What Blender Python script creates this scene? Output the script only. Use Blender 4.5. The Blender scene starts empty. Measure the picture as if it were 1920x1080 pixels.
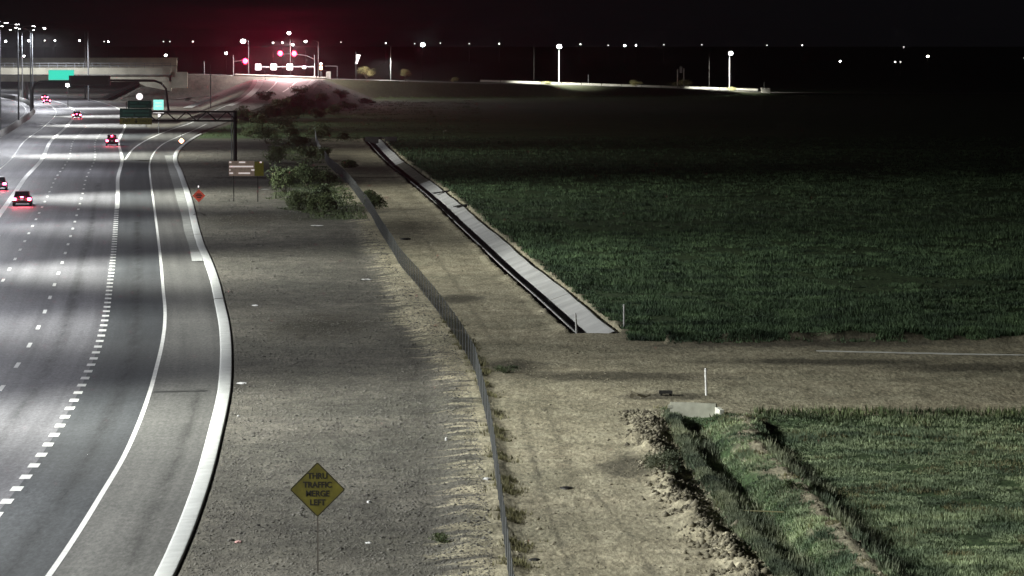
import bpy, bmesh, math, random
import numpy as np
from mathutils import Vector, Matrix
random.seed(7); rng = np.random.default_rng(7)
scene = bpy.context.scene
col = scene.collection
R = math.radians

# ---------------------------------------------------------------- camera
CH, FPX, PITCH = 16.54, 6800.0, math.atan(465 / 6800)
cam_d = bpy.data.cameras.new('camera'); cam = bpy.data.objects.new('camera', cam_d); col.objects.link(cam)
cam_d.sensor_width = 36; cam_d.lens = FPX / 1920 * 36; cam_d.clip_start = 1; cam_d.clip_end = 20000
cam.location = (0, 0, CH); cam.rotation_euler = (math.pi / 2 - PITCH, 0, 0)
scene.camera = cam
# ---------------------------------------------------------------- night sky
world = bpy.data.worlds.new('World'); scene.world = world; world.use_nodes = True
wn = world.node_tree; bg = wn.nodes['Background']
sky = wn.nodes.new('ShaderNodeTexSky'); sky.sky_type = 'NISHITA'; sky.sun_disc = False
sky.sun_elevation = R(-6); sky.sun_rotation = R(-75)
amb = wn.nodes.new('ShaderNodeMixRGB'); amb.blend_type = 'MIX'; amb.inputs[0].default_value = .97
wn.links.new(sky.outputs[0], amb.inputs[1]); amb.inputs[2].default_value = (.045, .045, .055, 1)
wn.links.new(amb.outputs[0], bg.inputs[0]); bg.inputs[1].default_value = .05
# ---------------------------------------------------------------- exposure
vs = scene.view_settings; vs.view_transform = 'Standard'; vs.look = 'None'; vs.gamma = 1; vs.exposure = 0
vs.use_curve_mapping = False
scene.cycles.use_denoising = True; scene.cycles.sample_clamp_direct = 30; scene.cycles.sample_clamp_indirect = .8
scene.cycles.max_bounces = 4; scene.cycles.diffuse_bounces = 2; scene.cycles.glossy_bounces = 2
scene.cycles.use_light_tree = True
FILL_Y = [125, 210, 322, 450, 572]  # added unseen poles, put in to even out road and verge light
LAMP_Y = [28, 95, 125, 158, 210, 262, 322, 382, 450, 520, 572, 625, 705, 790, 880, 975, 1090, 1200]   # poles along the median, added fill poles included
LAMP_W = 51000.0

# ---------------------------------------------------------------- projection
def un(px, py, z=0.0):
    a = (px - 960) / FPX; b = (540 - py) / FPX
    dy = math.cos(PITCH) + b * math.sin(PITCH); dz = -math.sin(PITCH) + b * math.cos(PITCH)
    t = (z - CH) / dz
    return Vector((a * t, dy * t, z))
def at(px, Y):                       # x of pixel column px at distance Y on level ground
    return (px - 960) / FPX * Y
def zat(py, Y):                      # height seen at row py at distance Y
    b = (540 - py) / FPX
    dy = math.cos(PITCH) + b * math.sin(PITCH); dz = -math.sin(PITCH) + b * math.cos(PITCH)
    return CH + dz * Y / dy
def smooth(t): t = np.clip(t, 0, 1); return t * t * (3 - 2 * t)
def ramp_z(Y): return 5.6 * smooth((np.asarray(Y, float) - 640) / 390)
def un_h(px, py, hf):
    lo, hi = 60.0, 3000.0
    for _ in range(50):
        m = (lo + hi) / 2
        if zat(py, m) < float(hf(m)): hi = m
        else: lo = m
    return Vector((at(px, m), m, float(hf(m))))
def curve_xy(pts):                   # piecewise smooth X(Y) through world points
    pts = sorted([(p[1], p[0]) for p in pts]); Y = np.array([p[0] for p in pts]); X = np.array([p[1] for p in pts])
    m = np.gradient(X, Y)
    def f(y):
        y = np.asarray(y, float); i = np.clip(np.searchsorted(Y, y) - 1, 0, len(Y) - 2)
        h = Y[i + 1] - Y[i]; t = (y - Y[i]) / h
        out = (2*t**3-3*t**2+1)*X[i]+(t**3-2*t**2+t)*h*m[i]+(-2*t**3+3*t**2)*X[i+1]+(t**3-t**2)*h*m[i+1]
        out = np.where(y < Y[0], X[0] + m[0] * (y - Y[0]), out)
        return np.where(y > Y[-1], X[-1] + m[-1] * (y - Y[-1]), out)
    return f
def curve_px(pp, z=0): return curve_xy([un(a, b, z) for a, b in pp])

X1 = curve_xy([(-23.5, 60), (-24.9, 110), (-25.9, 138), (-28.85, 184), (-35.5, 253.5), (-38, 277.8), (-41.9, 315), (-50.2, 393), (-54.5, 432.7),
               (-61.2, 500), (-71.3, 589), (-82, 699), (-101.8, 872), (-124, 1004), (-148, 1103), (-200, 1280), (-262, 1450)])
EDGE = curve_px([(60, 1130), (98.6, 1078), (144, 1011), (195, 928), (235, 860), (260, 805), (285, 735), (297.5, 688), (306, 652), (311, 620), (312.5, 582),
                 (309, 545), (304, 490), (299, 448), (288.5, 370), (283, 330), (282, 308), (291.6, 284.6), (306, 271), (337, 256), (372, 242), (405, 230)])
CURB = curve_px([(262, 1130), (289, 1080), (355.6, 925), (390, 809), (408, 730), (411.6, 690), (412.5, 665), (410, 610), (402, 567), (395, 532), (382.5, 492),
                 (370, 462), (360, 427), (350, 378), (333, 324), (324, 297), (329, 283), (343, 270), (382, 247), (421, 231)])
rp = lambda a, b: un_h(a, b, ramp_z)
GORE = curve_xy([un(232, 301), un(251.5, 277), un(286, 257), un(320, 244), rp(360, 229.6), rp(388, 215), rp(420, 200), rp(450, 187), rp(470, 172), rp(480, 160), rp(484, 150)])
RRIGHT = curve_xy([un(324, 297), un(350, 266), rp(382, 245), rp(421, 231), rp(452, 215), rp(492, 200), rp(535, 185), rp(568, 170), rp(590, 156), rp(600, 149)])
FENCE = curve_px([(588, 235), (590, 250), (598, 285), (622, 320), (652, 348), (678, 382), (699, 415), (722, 455), (757, 510), (798, 560), (840, 617), (865, 655), (890, 705),
                  (899, 742), (906, 770), (920, 837), (932, 921), (952, 1080), (985, 1330)])
CANAL = curve_px([(686, 260), (728, 305), (768, 338), (806, 370), (850, 412), (900, 459), (942, 499), (1012, 561), (1082, 625)])      # left lip
DITCH = curve_px([(1262, 785), (1300, 860), (1350, 930), (1400, 1000), (1470, 1080), (1580, 1230)])
BERM = curve_px([(1405, 775), (1445, 860), (1520, 930), (1590, 1010), (1650, 1080), (1790, 1250)])
Y_CROSS_N, Y_CROSS_S = un(1200, 640).y, un(1200, 765).y
dob_near = lambda X: 1030 + .45 * (np.asarray(X, float) + 56)
def dob_z(X): return np.interp(X, [-400, -90, -56, -9, 14, 40, 76, 100, 160], [7.0, 7.0, 5.6, 4.0, 3.4, 2.5, .8, .3, 0])
Y_CAN0, Y_CAN1 = un(1082, 624).y, un(686, 260).y

def vnoise(x, y, s=1.0, seed=0):
    x = np.asarray(x) / s; y = np.asarray(y) / s
    xi = np.floor(x).astype(np.int64); yi = np.floor(y).astype(np.int64); fx = x - xi; fy = y - yi
    fx = fx * fx * (3 - 2 * fx); fy = fy * fy * (3 - 2 * fy)
    def h(a, b):
        n = (a * 374761393 + b * 668265263 + seed * 982451653) & 0xffffffff
        n = ((n ^ (n >> 13)) * 1274126177) & 0xffffffff
        return ((n ^ (n >> 16)) & 0xffff) / 65535.0
    return (h(xi, yi) * (1 - fx) + h(xi + 1, yi) * fx) * (1 - fy) + (h(xi, yi + 1) * (1 - fx) + h(xi + 1, yi + 1) * fx) * fy

def ground(X, Y):
    X = np.asarray(X, float); Y = np.asarray(Y, float)
    off = smooth((X - CURB(Y) - .9) / 3) * (Y < 640) + smooth((Y - 640) / 60) * (1 - .95 * smooth((Y - 800) / 150))
    h = off * (.10 * (vnoise(X, Y, 4, 1) - .4) + .05 * (vnoise(X, Y, 1.1, 2) - .5) + .18 * (vnoise(X, Y, 19, 3) - .4))
    s = X - FENCE(Y)
    fen = (Y < 640)
    h += fen * smooth((s + 2.6) / 1.6) * smooth((-s + .8) / .9) * (.12 + .16 * vnoise(X, Y, .8, 6) * vnoise(X, Y, 6, 7))
    # spoil along the shallow drainage ditch, lower right
    u = X - DITCH(Y); v = X - BERM(Y)
    fade = smooth((158.6 - Y) / 2.0)
    jag = .9 * (vnoise(X, Y, 1.6, 8) - .5) + .8 * (vnoise(0 * X, Y, 4.5, 81) - .5) + .25 * (vnoise(X, Y, .5, 9) - .5)
    cl = vnoise(X, Y, .42, 10) * vnoise(X, Y, 1.3, 11)
    ridge = np.exp(-((u + 1.3 + jag) / .5) ** 2) * (.18 + .5 * cl)
    dip = -.08 * np.exp(-((u + .55) / .28) ** 2)
    bench = .16 * np.exp(-((u) / .3) ** 2)
    vee = -(.16 + .5 * vnoise(X, Y, 3.5, 82)) * np.exp(-((u - .80 - .3 * jag) / .50) ** 2)
    bank = .30 * smooth((u - 1.2) / .9) * smooth((2.2 - v - 1.5) / 1.2)
    vb = v + .5 * jag
    berm = np.where(vb < 0, np.exp(-(vb / .8) ** 2), np.exp(-(vb / .42) ** 2)) * (.10 + .18 * cl) * smooth((Y_CROSS_S - 5 - Y) / 4)
    low = -.14 * smooth(vb / .5) * smooth((Y_CROSS_S - 1 - Y) / 2)
    h += fade * (ridge + dip + bench + vee + bank + berm + low) * (Y < 175)
    # canal trough
    c = X - CANAL(Y); inc = (Y > Y_CAN0 - .3) & (Y < Y_CAN1 + 1)
    h = np.where(inc & (c > -.2) & (c < 2.45), -1.0, h)
    h += inc * smooth((c - 2.4) / .3) * smooth((4.2 - c) / 1.6) * (.08 + .22 * vnoise(X, Y, 1.5, 12))
    h += inc * smooth((-c - .25) / .2) * smooth((1.3 + c) / .8) * .14 * vnoise(X, Y, 1.0, 13) * 1.6
    # road verge north of the crossing
    yn = Y_CROSS_N + .4 * (vnoise(X, 0 * Y, 2.0, 14) - .5)
    h += (X > 8.5) * np.exp(-((Y - yn - 1.0) / 1.1) ** 2) * (.15 + .5 * vnoise(X, Y, 1.2, 15))
    # banks: crossing street, exit ramp
    dn = dob_near(X); zd = dob_z(X)
    d = np.maximum(0, dn - 1.5 - Y) + np.maximum(0, Y - dn - 17)
    dob = zd - d / 2.4
    gl, rr = GORE(Y), RRIGHT(Y); zr = ramp_z(Y)
    dr = np.maximum(0, (gl - 2) - X) + np.maximum(0, X - (rr + 1.0))
    rmp = np.where(Y > 640, np.where(Y < dn + 10, zr, 0) - dr / 2.6 - .06, -9)
    rmp = np.where((dr <= 0) & (Y > 640) & (Y < dn + 2), zr - .08, rmp)
    bank = np.maximum(dob, rmp)
    fw = np.maximum(0, np.maximum(X - (X1(Y) + 13.5), (X1(Y) - 34) - X) / 2.0)
    bank = np.where(X < gl - 1, np.minimum(bank, fw), bank)
    h = np.where(Y > 560, np.maximum(h, bank), h)
    pave = (X > X1(Y) - 42) & (X < np.where(Y < 520, CURB(Y) + .3, X1(Y) + 11.8))
    h = np.where(pave, -.12, h)
    h = np.where((Y >= 500) & (Y < 700) & (X > X1(Y)) & (X < CURB(Y) + .3), np.minimum(h, ramp_z(Y) - .12), h)
    return h
def gz(X, Y): return float(ground(np.array([X]), np.array([Y]))[0])
def on(px, py): return un_h(px, py, lambda m: gz(at(px, m), m)) if py < 232 else un(px, py, gz(*un(px, py).xy))

# ---------------------------------------------------------------- materials
MATS = {}
def mat(name, base, rough=.7, metal=0, var=.18, scale=3, emit=None, es=0, spec=.4, bump=0, c2=None, esample=False):
    if name in MATS: return MATS[name]
    m = bpy.data.materials.new(name); m.use_nodes = True; n = m.node_tree.nodes; l = m.node_tree.links
    b = n['Principled BSDF']; b.inputs['Roughness'].default_value = rough; b.inputs['Metallic'].default_value = metal
    b.inputs['Specular IOR Level'].default_value = spec
    tc = n.new('ShaderNodeTexCoord'); nz = n.new('ShaderNodeTexNoise'); nz.inputs['Scale'].default_value = scale
    nz.inputs['Detail'].default_value = 6; l.new(tc.outputs['Object'], nz.inputs['Vector'])
    cr = n.new('ShaderNodeValToRGB'); e = cr.color_ramp.elements; e[0].position = .32; e[1].position = .7
    lo = [c * (1 - var) for c in base]; hi = [min(1, c * (1 + var)) for c in (c2 or base)]
    e[0].color = (*lo, 1); e[1].color = (*hi, 1)
    l.new(nz.outputs['Fac'], cr.inputs[0]); l.new(cr.outputs[0], b.inputs['Base Color'])
    if bump:
        bp = n.new('ShaderNodeBump'); bp.inputs['Strength'].default_value = bump; bp.inputs['Distance'].default_value = .02
        l.new(nz.outputs['Fac'], bp.inputs['Height']); l.new(bp.outputs[0], b.inputs['Normal'])
    if emit:
        b.inputs['Emission Color'].default_value = (*emit, 1); b.inputs['Emission Strength'].default_value = es
        m.cycles.emission_sampling = 'AUTO' if esample else 'NONE'
    if 'blade' in name or 'leaves' in name:
        g_ = n.new('ShaderNodeNewGeometry'); z2 = n.new('ShaderNodeTexNoise'); z2.inputs['Scale'].default_value = .22; z2.inputs['Detail'].default_value = 5; l.new(g_.outputs['Position'], z2.inputs['Vector'])
        c3 = n.new('ShaderNodeValToRGB'); c3.color_ramp.elements[0].position = .36; c3.color_ramp.elements[0].color = (.45, .5, .5, 1); c3.color_ramp.elements[1].position = .64; c3.color_ramp.elements[1].color = (1.55, 1.4, 1.35, 1)
        mx = n.new('ShaderNodeMixRGB'); mx.blend_type = 'MULTIPLY'; mx.inputs[0].default_value = 1
        l.new(z2.outputs['Fac'], c3.inputs[0]); l.new(cr.outputs[0], mx.inputs[1]); l.new(c3.outputs[0], mx.inputs[2]); l.new(mx.outputs[0], b.inputs['Base Color'])
    MATS[name] = m; return m
def nodes_of(m): return m.node_tree.nodes, m.node_tree.links
def noise_node(n, l, vec, scale, detail=4, rough=.6, st=None):
    if st is not None:
        mp = n.new('ShaderNodeMapping'); mp.inputs['Scale'].default_value = st; l.new(vec, mp.inputs['Vector']); vec = mp.outputs[0]
    z = n.new('ShaderNodeTexNoise'); z.inputs['Scale'].default_value = scale; z.inputs['Detail'].default_value = detail
    z.inputs['Roughness'].default_value = rough; l.new(vec, z.inputs['Vector']); return z.outputs['Fac']
def ramp(n, l, fac, stops):
    c = n.new('ShaderNodeValToRGB'); el = c.color_ramp.elements
    while len(el) > 1: el.remove(el[-1])
    el[0].position, el[0].color = stops[0][0], (*stops[0][1], 1)
    for p, cc in stops[1:]: e = el.new(p); e.color = (*cc, 1)
    l.new(fac, c.inputs[0]); return c.outputs[0]
def mathn(n, l, op, a, b=None, clamp=False):
    m = n.new('ShaderNodeMath'); m.operation = op; m.use_clamp = clamp
    for i, v in enumerate((a, b)):
        if v is None: continue
        if isinstance(v, (int, float)): m.inputs[i].default_value = v
        else: l.new(v, m.inputs[i])
    return m.outputs[0]
def mix(n, l, f, a, b, mode='MIX'):
    m = n.new('ShaderNodeMixRGB'); m.blend_type = mode
    for i, v in enumerate((f, a, b)):
        if isinstance(v, (int, float)): m.inputs[i].default_value = v
        elif isinstance(v, tuple): m.inputs[i].default_value = (*v, 1)
        else: l.new(v, m.inputs[i])
    return m.outputs[0]
def grain(n, l, vec, a=.55, b=1.5):
    # stones and pitting of several sizes, seen along the road as coarse grain
    g1 = noise_node(n, l, vec, 7.0, 3, .75, (1, .22, 1)); g2 = noise_node(n, l, vec, 1.7, 4, .7, (1, .35, 1))
    s = mathn(n, l, 'ADD', mathn(n, l, 'MULTIPLY', g1, .75), mathn(n, l, 'MULTIPLY', g2, .25))
    return ramp(n, l, s, [(.30, (a,) * 3), (.5, (1, 1, 1)), (.70, (b,) * 3)])

def mat_ground():
    m = bpy.data.materials.new('ground'); m.use_nodes = True; n, l = nodes_of(m); b = n['Principled BSDF']
    b.inputs['Roughness'].default_value = .95; b.inputs['Specular IOR Level'].default_value = .15
    geo = n.new('ShaderNodeNewGeometry').outputs['Position']
    def attr(s): a = n.new('ShaderNodeAttribute'); a.attribute_name = s; return a.outputs['Fac']
    big = noise_node(n, l, geo, .12, 5, .6); mid = noise_node(n, l, geo, .7, 5, .65, (1, .45, 1)); fine = noise_node(n, l, geo, 2.6, 4, .7, (1, .35, 1))
    fing = noise_node(n, l, geo, .9, 4, .6, (.25, 1, 1))
    grav = ramp(n, l, mid, [(.3, (.072, .067, .060)), (.5, (.108, .102, .090)), (.72, (.150, .141, .122))])
    tan = ramp(n, l, mid, [(.3, (.23, .205, .152)), (.5, (.33, .30, .225)), (.72, (.43, .395, .305))])
    green = ramp(n, l, fine, [(.3, (.026, .044, .020)), (.5, (.052, .085, .038)), (.72, (.09, .13, .06))])
    dark = (.040, .036, .028)
    def fac(a, w, nz, k=1.0):
        t = mathn(n, l, 'ADD', attr(a), mathn(n, l, 'MULTIPLY', mathn(n, l, 'SUBTRACT', nz, .5), w))
        return mathn(n, l, 'ADD', mathn(n, l, 'MULTIPLY', t, k), .5, True)
    c = mix(n, l, fac('tan', 7.0, fing, 1.1), grav, tan)
    c = mix(n, l, fac('green', 2.4, mid, 1.3), c, green)
    c = mix(n, l, mathn(n, l, 'MULTIPLY', fac('scuff_shade', 3.5, mid, 1.0), .75), c, dark)
    c = mix(n, l, 1.0, c, ramp(n, l, big, [(.3, (.72, .74, .70)), (.7, (1.22, 1.2, 1.15))]), 'MULTIPLY')
    c = mix(n, l, 1.0, c, grain(n, l, geo, .42, 1.8), 'MULTIPLY')
    l.new(c, b.inputs['Base Color'])
    bp = n.new('ShaderNodeBump'); bp.inputs['Strength'].default_value = .6; bp.inputs['Distance'].default_value = .12
    l.new(fine, bp.inputs['Height']); l.new(bp.outputs[0], b.inputs['Normal']); return m
def mat_road(name, c0, c1, rough=.75, seams=True):
    m = bpy.data.materials.new(name); m.use_nodes = True; n, l = nodes_of(m); b = n['Principled BSDF']
    b.inputs['Roughness'].default_value = rough; b.inputs['Specular IOR Level'].default_value = .35
    geo = n.new('ShaderNodeNewGeometry').outputs['Position']
    uv = n.new('ShaderNodeUVMap').outputs[0]
    big = noise_node(n, l, geo, .1, 5, .6); lane = noise_node(n, l, uv, 1.0, 4, .6, (1.1, .012, 1))
    c = ramp(n, l, big, [(.3, c0), (.7, c1)])
    c = mix(n, l, 1.0, c, ramp(n, l, lane, [(.3, (.70,) * 3), (.7, (1.22,) * 3)]), 'MULTIPLY')
    c = mix(n, l, 1.0, c, grain(n, l, geo, .52, 1.55), 'MULTIPLY')
    l.new(c, b.inputs['Base Color'])
    f = noise_node(n, l, geo, 9, 3, .7); bp = n.new('ShaderNodeBump'); bp.inputs['Strength'].default_value = .35; bp.inputs['Distance'].default_value = .01
    l.new(f, bp.inputs['Height']); l.new(bp.outputs[0], b.inputs['Normal']); return m
M_ground = mat_ground()
M_lane = mat_road('worn_concrete_lanes', (.125, .125, .135), (.165, .162, .172), .6)
M_aux = mat_road('dark_asphalt', (.046, .050, .054), (.066, .070, .074), .7)
M_shoulder = mat_road('shoulder_asphalt', (.098, .098, .092), (.128, .126, .118), .8)
M_ramp = mat_road('ramp_concrete', (.14, .14, .135), (.20, .19, .18), .7)
M_conc = mat('weathered_concrete', (.40, .40, .38), .85, 0, .16, .8, bump=.2)
M_kerb = mat('kerb_concrete', (.46, .47, .46), .8, 0, .10, 1.3, bump=.2)
M_conc_d = mat('stained_concrete', (.22, .22, .20), .9, 0, .3, .5, bump=.2)
M_girder = mat('girder_concrete', (.44, .42, .33), .9, 0, .2, .3)
M_paint = mat('road_paint', (.72, .72, .70), .6, 0, .14, 2.2)
M_steel = mat('galvanised_steel', (.20, .21, .22), .45, .6, .15, 2)
M_dsteel = mat('dark_weathered_steel', (.035, .034, .032), .6, .2, .2, 2)
M_wire = mat('galvanised_wire', (.06, .062, .060), .7, 0, .1, 4)
M_lit = mat('lamp_glow', (.9, .9, .9), .4, emit=(1, 1, 1), es=60)
M_litw = mat('lamp_glow_warm', (.9, .85, .7), .4, emit=(1, .93, .72), es=25)
M_dim = mat('lamp_glow_dim', (.9, .9, .9), .4, emit=(1, .98, .92), es=6)
M_vdim = mat('lamp_glow_faint', (.9, .9, .9), .4, emit=(1, .98, .92), es=1.6)
M_red = mat('signal_red_lens', (.5, .02, .05), .3, emit=(1, .011, .035), es=70)
M_tail = mat('tail_light_lens', (.5, .02, .03), .3, emit=(1, .05, .12), es=160)
M_amber = mat('amber_beacon_lens', (.8, .3, .1), .3, emit=(1, .42, .22), es=9)  # walk signal's lamp, and an orange sign's reflected glare painted as glow
M_green = mat('reflective_green_sheet', (.010, .085, .060), .5, 0, .1, 1)
M_cyan = mat('glowing_green_sheet', (.05, .7, .5), .5, 0, .1, 1, emit=(.05, .95, .66), es=.75)  # sheet's retroreflection put into the colour as emission
M_cyan2 = mat('small_green_sheet', (.20, .62, .55), .5, 0, .1, 1, emit=(.25, .75, .66), es=.5)  # light thrown back by the sheet, painted in as faint glow
M_ygreen = mat('olive_yellow_sheet', (.22, .19, .01), .5, 0, .15, 3)
M_yellow = mat('yellow_sign_sheet', (.090, .078, .009), .6, 0, .35, 2.5)
M_black = mat('black_sheet', (.012, .010, .006), .7, 0, .1, 3)
M_white = mat('white_sheet', (.8, .8, .78), .6, 0, .05, 3)
M_whitelit = mat('white_glow_face', (.8, .8, .8), .6, emit=(1, .92, .93), es=1.4)  # white faces emit in place of reflected light
M_glint = mat('glinting_legend', (.8, .8, .8), .5, emit=(1, .86, .82), es=.45)  # glint of the lettering put in as weak emission
M_brown = mat('brown_sign_sheet', (.62, .46, .37), .6, 0, .15, 3)
M_orange = mat('faded_orange_vinyl', (.50, .06, .03), .6, 0, .3, 3)
M_tyre = mat('tyre_rubber', (.015, .015, .015), .9)
M_rim = mat('wheel_rim', (.3, .3, .3), .4, .7)
M_glass = mat('tinted_glass', (.02, .02, .025), .1, 0, .1, 1, spec=.8)
M_leaf = mat('shrub_leaves', (.036, .062, .026), .8, 0, .5, 6, c2=(.085, .118, .05))
M_leafy = mat('pale_desert_leaves', (.28, .31, .12), .8, 0, .3, 2, c2=(.46, .47, .24))
M_twig = mat('twig_bark', (.12, .10, .08), .9)
M_grass = mat('grass_blades', (.034, .076, .036), .8, 0, .4, .5, c2=(.09, .155, .075))
M_grassd = mat('ditch_grass_blades', (.10, .13, .085), .8, 0, .4, .9, c2=(.17, .20, .13))
M_weed = mat('dry_weeds', (.10, .095, .045), .9, 0, .4, .8, c2=(.17, .16, .08))
M_stone = mat('gravel_stones', (.085, .08, .072), .9, 0, .3, .9, c2=(.155, .148, .13))
M_clod = mat('dirt_clods', (.20, .18, .135), .95, 0, .35, 1.2, c2=(.33, .30, .22))
M_clodd = mat('spoil_clods', (.12, .105, .075), .95, 0, .4, 1.2, c2=(.22, .20, .145))
M_litter = mat('litter_paper', (.75, .75, .75), .7)
M_litterp = mat('litter_pink', (.7, .42, .40), .7)
M_wallw = mat('pale_wall', (.62, .62, .55), .85, 0, .12, .4)
M_box = mat('cabinet_paint', (.25, .25, .22), .6)

# ---------------------------------------------------------------- helpers
def link(o, parent=None):
    col.objects.link(o)
    if parent is not None: o.parent = parent
    return o
def mesh_obj(name, bm, m, parent=None, smooth_=False):
    me = bpy.data.meshes.new(name); bm.to_mesh(me); bm.free()
    for mm in (m if isinstance(m, (list, tuple)) else [m]): me.materials.append(mm)
    if smooth_: me.polygons.foreach_set('use_smooth', [True] * len(me.polygons))
    return link(bpy.data.objects.new(name, me), parent)
def arr_obj(name, V, F, m, parent=None, k=3):
    V = np.asarray(V, np.float32).reshape(-1, 3); F = np.asarray(F, np.int32).reshape(-1, k)
    me = bpy.data.meshes.new(name); me.vertices.add(len(V)); me.vertices.foreach_set('co', V.ravel())
    me.loops.add(F.size); me.loops.foreach_set('vertex_index', F.ravel())
    me.polygons.add(len(F)); me.polygons.foreach_set('loop_start', np.arange(0, F.size, k, dtype=np.int32))
    me.update(calc_edges=True); me.materials.append(m)
    return link(bpy.data.objects.new(name, me), parent)
def tag(o, label=None, cat=None, group=None, kind=None):
    for k, v in (('label', label), ('category', cat), ('group', group), ('kind', kind)):
        if v: o[k] = v
    return o
def empty(name, loc, label, cat, group=None, rz=0):
    o = link(bpy.data.objects.new(name, None)); o.location = loc; o.rotation_euler = (0, 0, rz); o.empty_display_size = .3
    return tag(o, label, cat, group)
def box(bm, c, s, rot=None):
    M = Matrix.Translation(c) @ (rot.to_4x4() if rot is not None else Matrix()) @ Matrix.Diagonal((*s, 1))
    bmesh.ops.create_cube(bm, size=1, matrix=M)
def tube(bm, pts, r, seg=8, r2=None):
    pts = [Vector(p) for p in pts]; rings = []
    for i, p in enumerate(pts):
        d = (pts[min(i + 1, len(pts) - 1)] - pts[max(i - 1, 0)]).normalized()
        a = d.orthogonal().normalized() if abs(d.z) < .9 else Vector((1, 0, 0)); a = (a - d * a.dot(d)).normalized(); b_ = d.cross(a)
        rr = r if r2 is None else r + (r2 - r) * i / (len(pts) - 1)
        rings.append([bm.verts.new(p + (a * math.cos(t) + b_ * math.sin(t)) * rr) for t in [2 * math.pi * k / seg for k in range(seg)]])
    for A, B in zip(rings, rings[1:]):
        for k in range(seg): bm.faces.new((A[k], A[(k + 1) % seg], B[(k + 1) % seg], B[k]))
    bm.faces.new(rings[0][::-1]); bm.faces.new(rings[-1])
def BM(): return bmesh.new()
def P(name, fn, m, parent, smooth_=False):
    bm = BM(); fn(bm); bmesh.ops.recalc_face_normals(bm, faces=bm.faces); return mesh_obj(name, bm, m, parent, smooth_)
def panel(bm, c, w, h, t=.03): box(bm, c, (w, t, h))
def text(name, s, size, loc, m, parent, extrude=.004, space=1.0, bold=0.0):
    cu = bpy.data.curves.new(name, 'FONT'); cu.body = s; cu.size = size; cu.align_x = 'CENTER'; cu.align_y = 'CENTER'
    cu.extrude = extrude; cu.space_character = space; cu.offset = bold
    tmp = bpy.data.objects.new('tmp', cu); col.objects.link(tmp)
    me = bpy.data.meshes.new_from_object(tmp.evaluated_get(bpy.context.evaluated_depsgraph_get()))
    me.name = name; bpy.data.objects.remove(tmp); bpy.data.curves.remove(cu); me.materials.clear(); me.materials.append(m)
    o = link(bpy.data.objects.new(name, me), parent); o.location = loc; o.rotation_euler = (R(90), 0, 0); return o
def dup(root, loc, label=None, rz=None):
    r = root.copy(); col.objects.link(r); r.location = loc
    if rz is not None: r.rotation_euler.z = rz
    if label: r['label'] = label
    for c in root.children:
        k = c.copy(); col.objects.link(k); k.parent = r
        for g in c.children:
            q = g.copy(); col.objects.link(q); q.parent = k
    return r
def strip(name, fa, fb, Ys, z, m, nx=2, parent=None, zf=None):
    V = []; F = []; UV = []; Ys = np.asarray(Ys, float)
    A, B = fa(Ys), fb(Ys); Z = (zf(Ys) if zf else 0 * Ys) + z
    for i in range(len(Ys)):
        for j in range(nx + 1):
            t = j / nx; x = A[i] * (1 - t) + B[i] * t; V.append((x, Ys[i], Z[i])); UV.append((x - float(X1(Ys[i])), Ys[i]))
    for i in range(len(Ys) - 1):
        for j in range(nx):
            a = i * (nx + 1) + j; F.append((a, a + 1, a + nx + 2, a + nx + 1))
    o = arr_obj(name, V, F, m, parent, 4)
    uvl = o.data.uv_layers.new(name='UVMap'); UV = np.array(UV, np.float32)
    idx = np.zeros(len(o.data.loops), np.int32); o.data.loops.foreach_get('vertex_index', idx)
    uvl.data.foreach_set('uv', UV[idx].ravel()); return o
def yr(a, b, n=None): # samples dense near, sparse far
    n = n or max(8, int(abs(1 / a - 1 / b) * 26000)); return 1 / np.linspace(1 / a, 1 / b, n)

# ---------------------------------------------------------------- ground sheet
pxs = np.concatenate([np.arange(-1600, -120, 40), np.arange(-120, 2040, 4.0), np.arange(2040, 4000, 50)])
Yrow = np.concatenate([112500 / np.arange(2800, 1150, -30), 112500 / np.arange(1150 - 75, 93, -2.0), np.geomspace(1215, 9000, 40)])
Yrow = np.sort(np.concatenate([Yrow, np.arange(955, 1130, 1.5)]))
GX = (pxs[None, :] - 960) / FPX * Yrow[:, None]; GY = np.repeat(Yrow[:, None], len(pxs), 1)
GZ = ground(GX, GY)
nr, nc = GX.shape
ii = (np.arange(nr - 1)[:, None] * nc + np.arange(nc - 1)[None, :]).ravel()
g = arr_obj('ground', np.stack([GX, GY, GZ], -1), np.stack([ii, ii + 1, ii + nc + 1, ii + nc], -1), M_ground, None, 4)
tag(g, kind='structure'); g.data.polygons.foreach_set('use_smooth', [True] * len(g.data.polygons))
def att(name, a):
    t = g.data.attributes.new(name, 'FLOAT', 'POINT'); t.data.foreach_set('value', np.asarray(a, np.float32).ravel())
s = GX - FENCE(GY); c = GX - CANAL(GY); u = GX - DITCH(GY); v = GX - BERM(GY)
wt = np.interp(GY, [110, 140, 165, 215, 260, 330, 450, 640], [1.6, 1.3, .9, 2.6, 1.5, 1.2, 2.5, 1.0])
tanv = np.minimum(s + wt, 6)
tanv = np.where(GY > 620, -4, tanv); tanv = np.where((GX > CURB(GY)) & (GY > 560) & (s < 0), -4, tanv)
greenv = np.full_like(GX, -4.0)
cross = (GY < Y_CROSS_N + .4) & (GY > Y_CROSS_S - 4)
field = np.where(GY > Y_CROSS_N, np.minimum(np.where((GY > Y_CAN0 - 1), c - 3.0, GX - 8.0), (GY - Y_CROSS_N - .8) * .8), -4)
field = np.where(GY > Y_CAN1 - 10, np.maximum(field, np.minimum(1.5, (GY - Y_CAN1) * .12)), field)
field = np.where((GY > 620) & (GX < RRIGHT(GY) + 1), -4, field)
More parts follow.
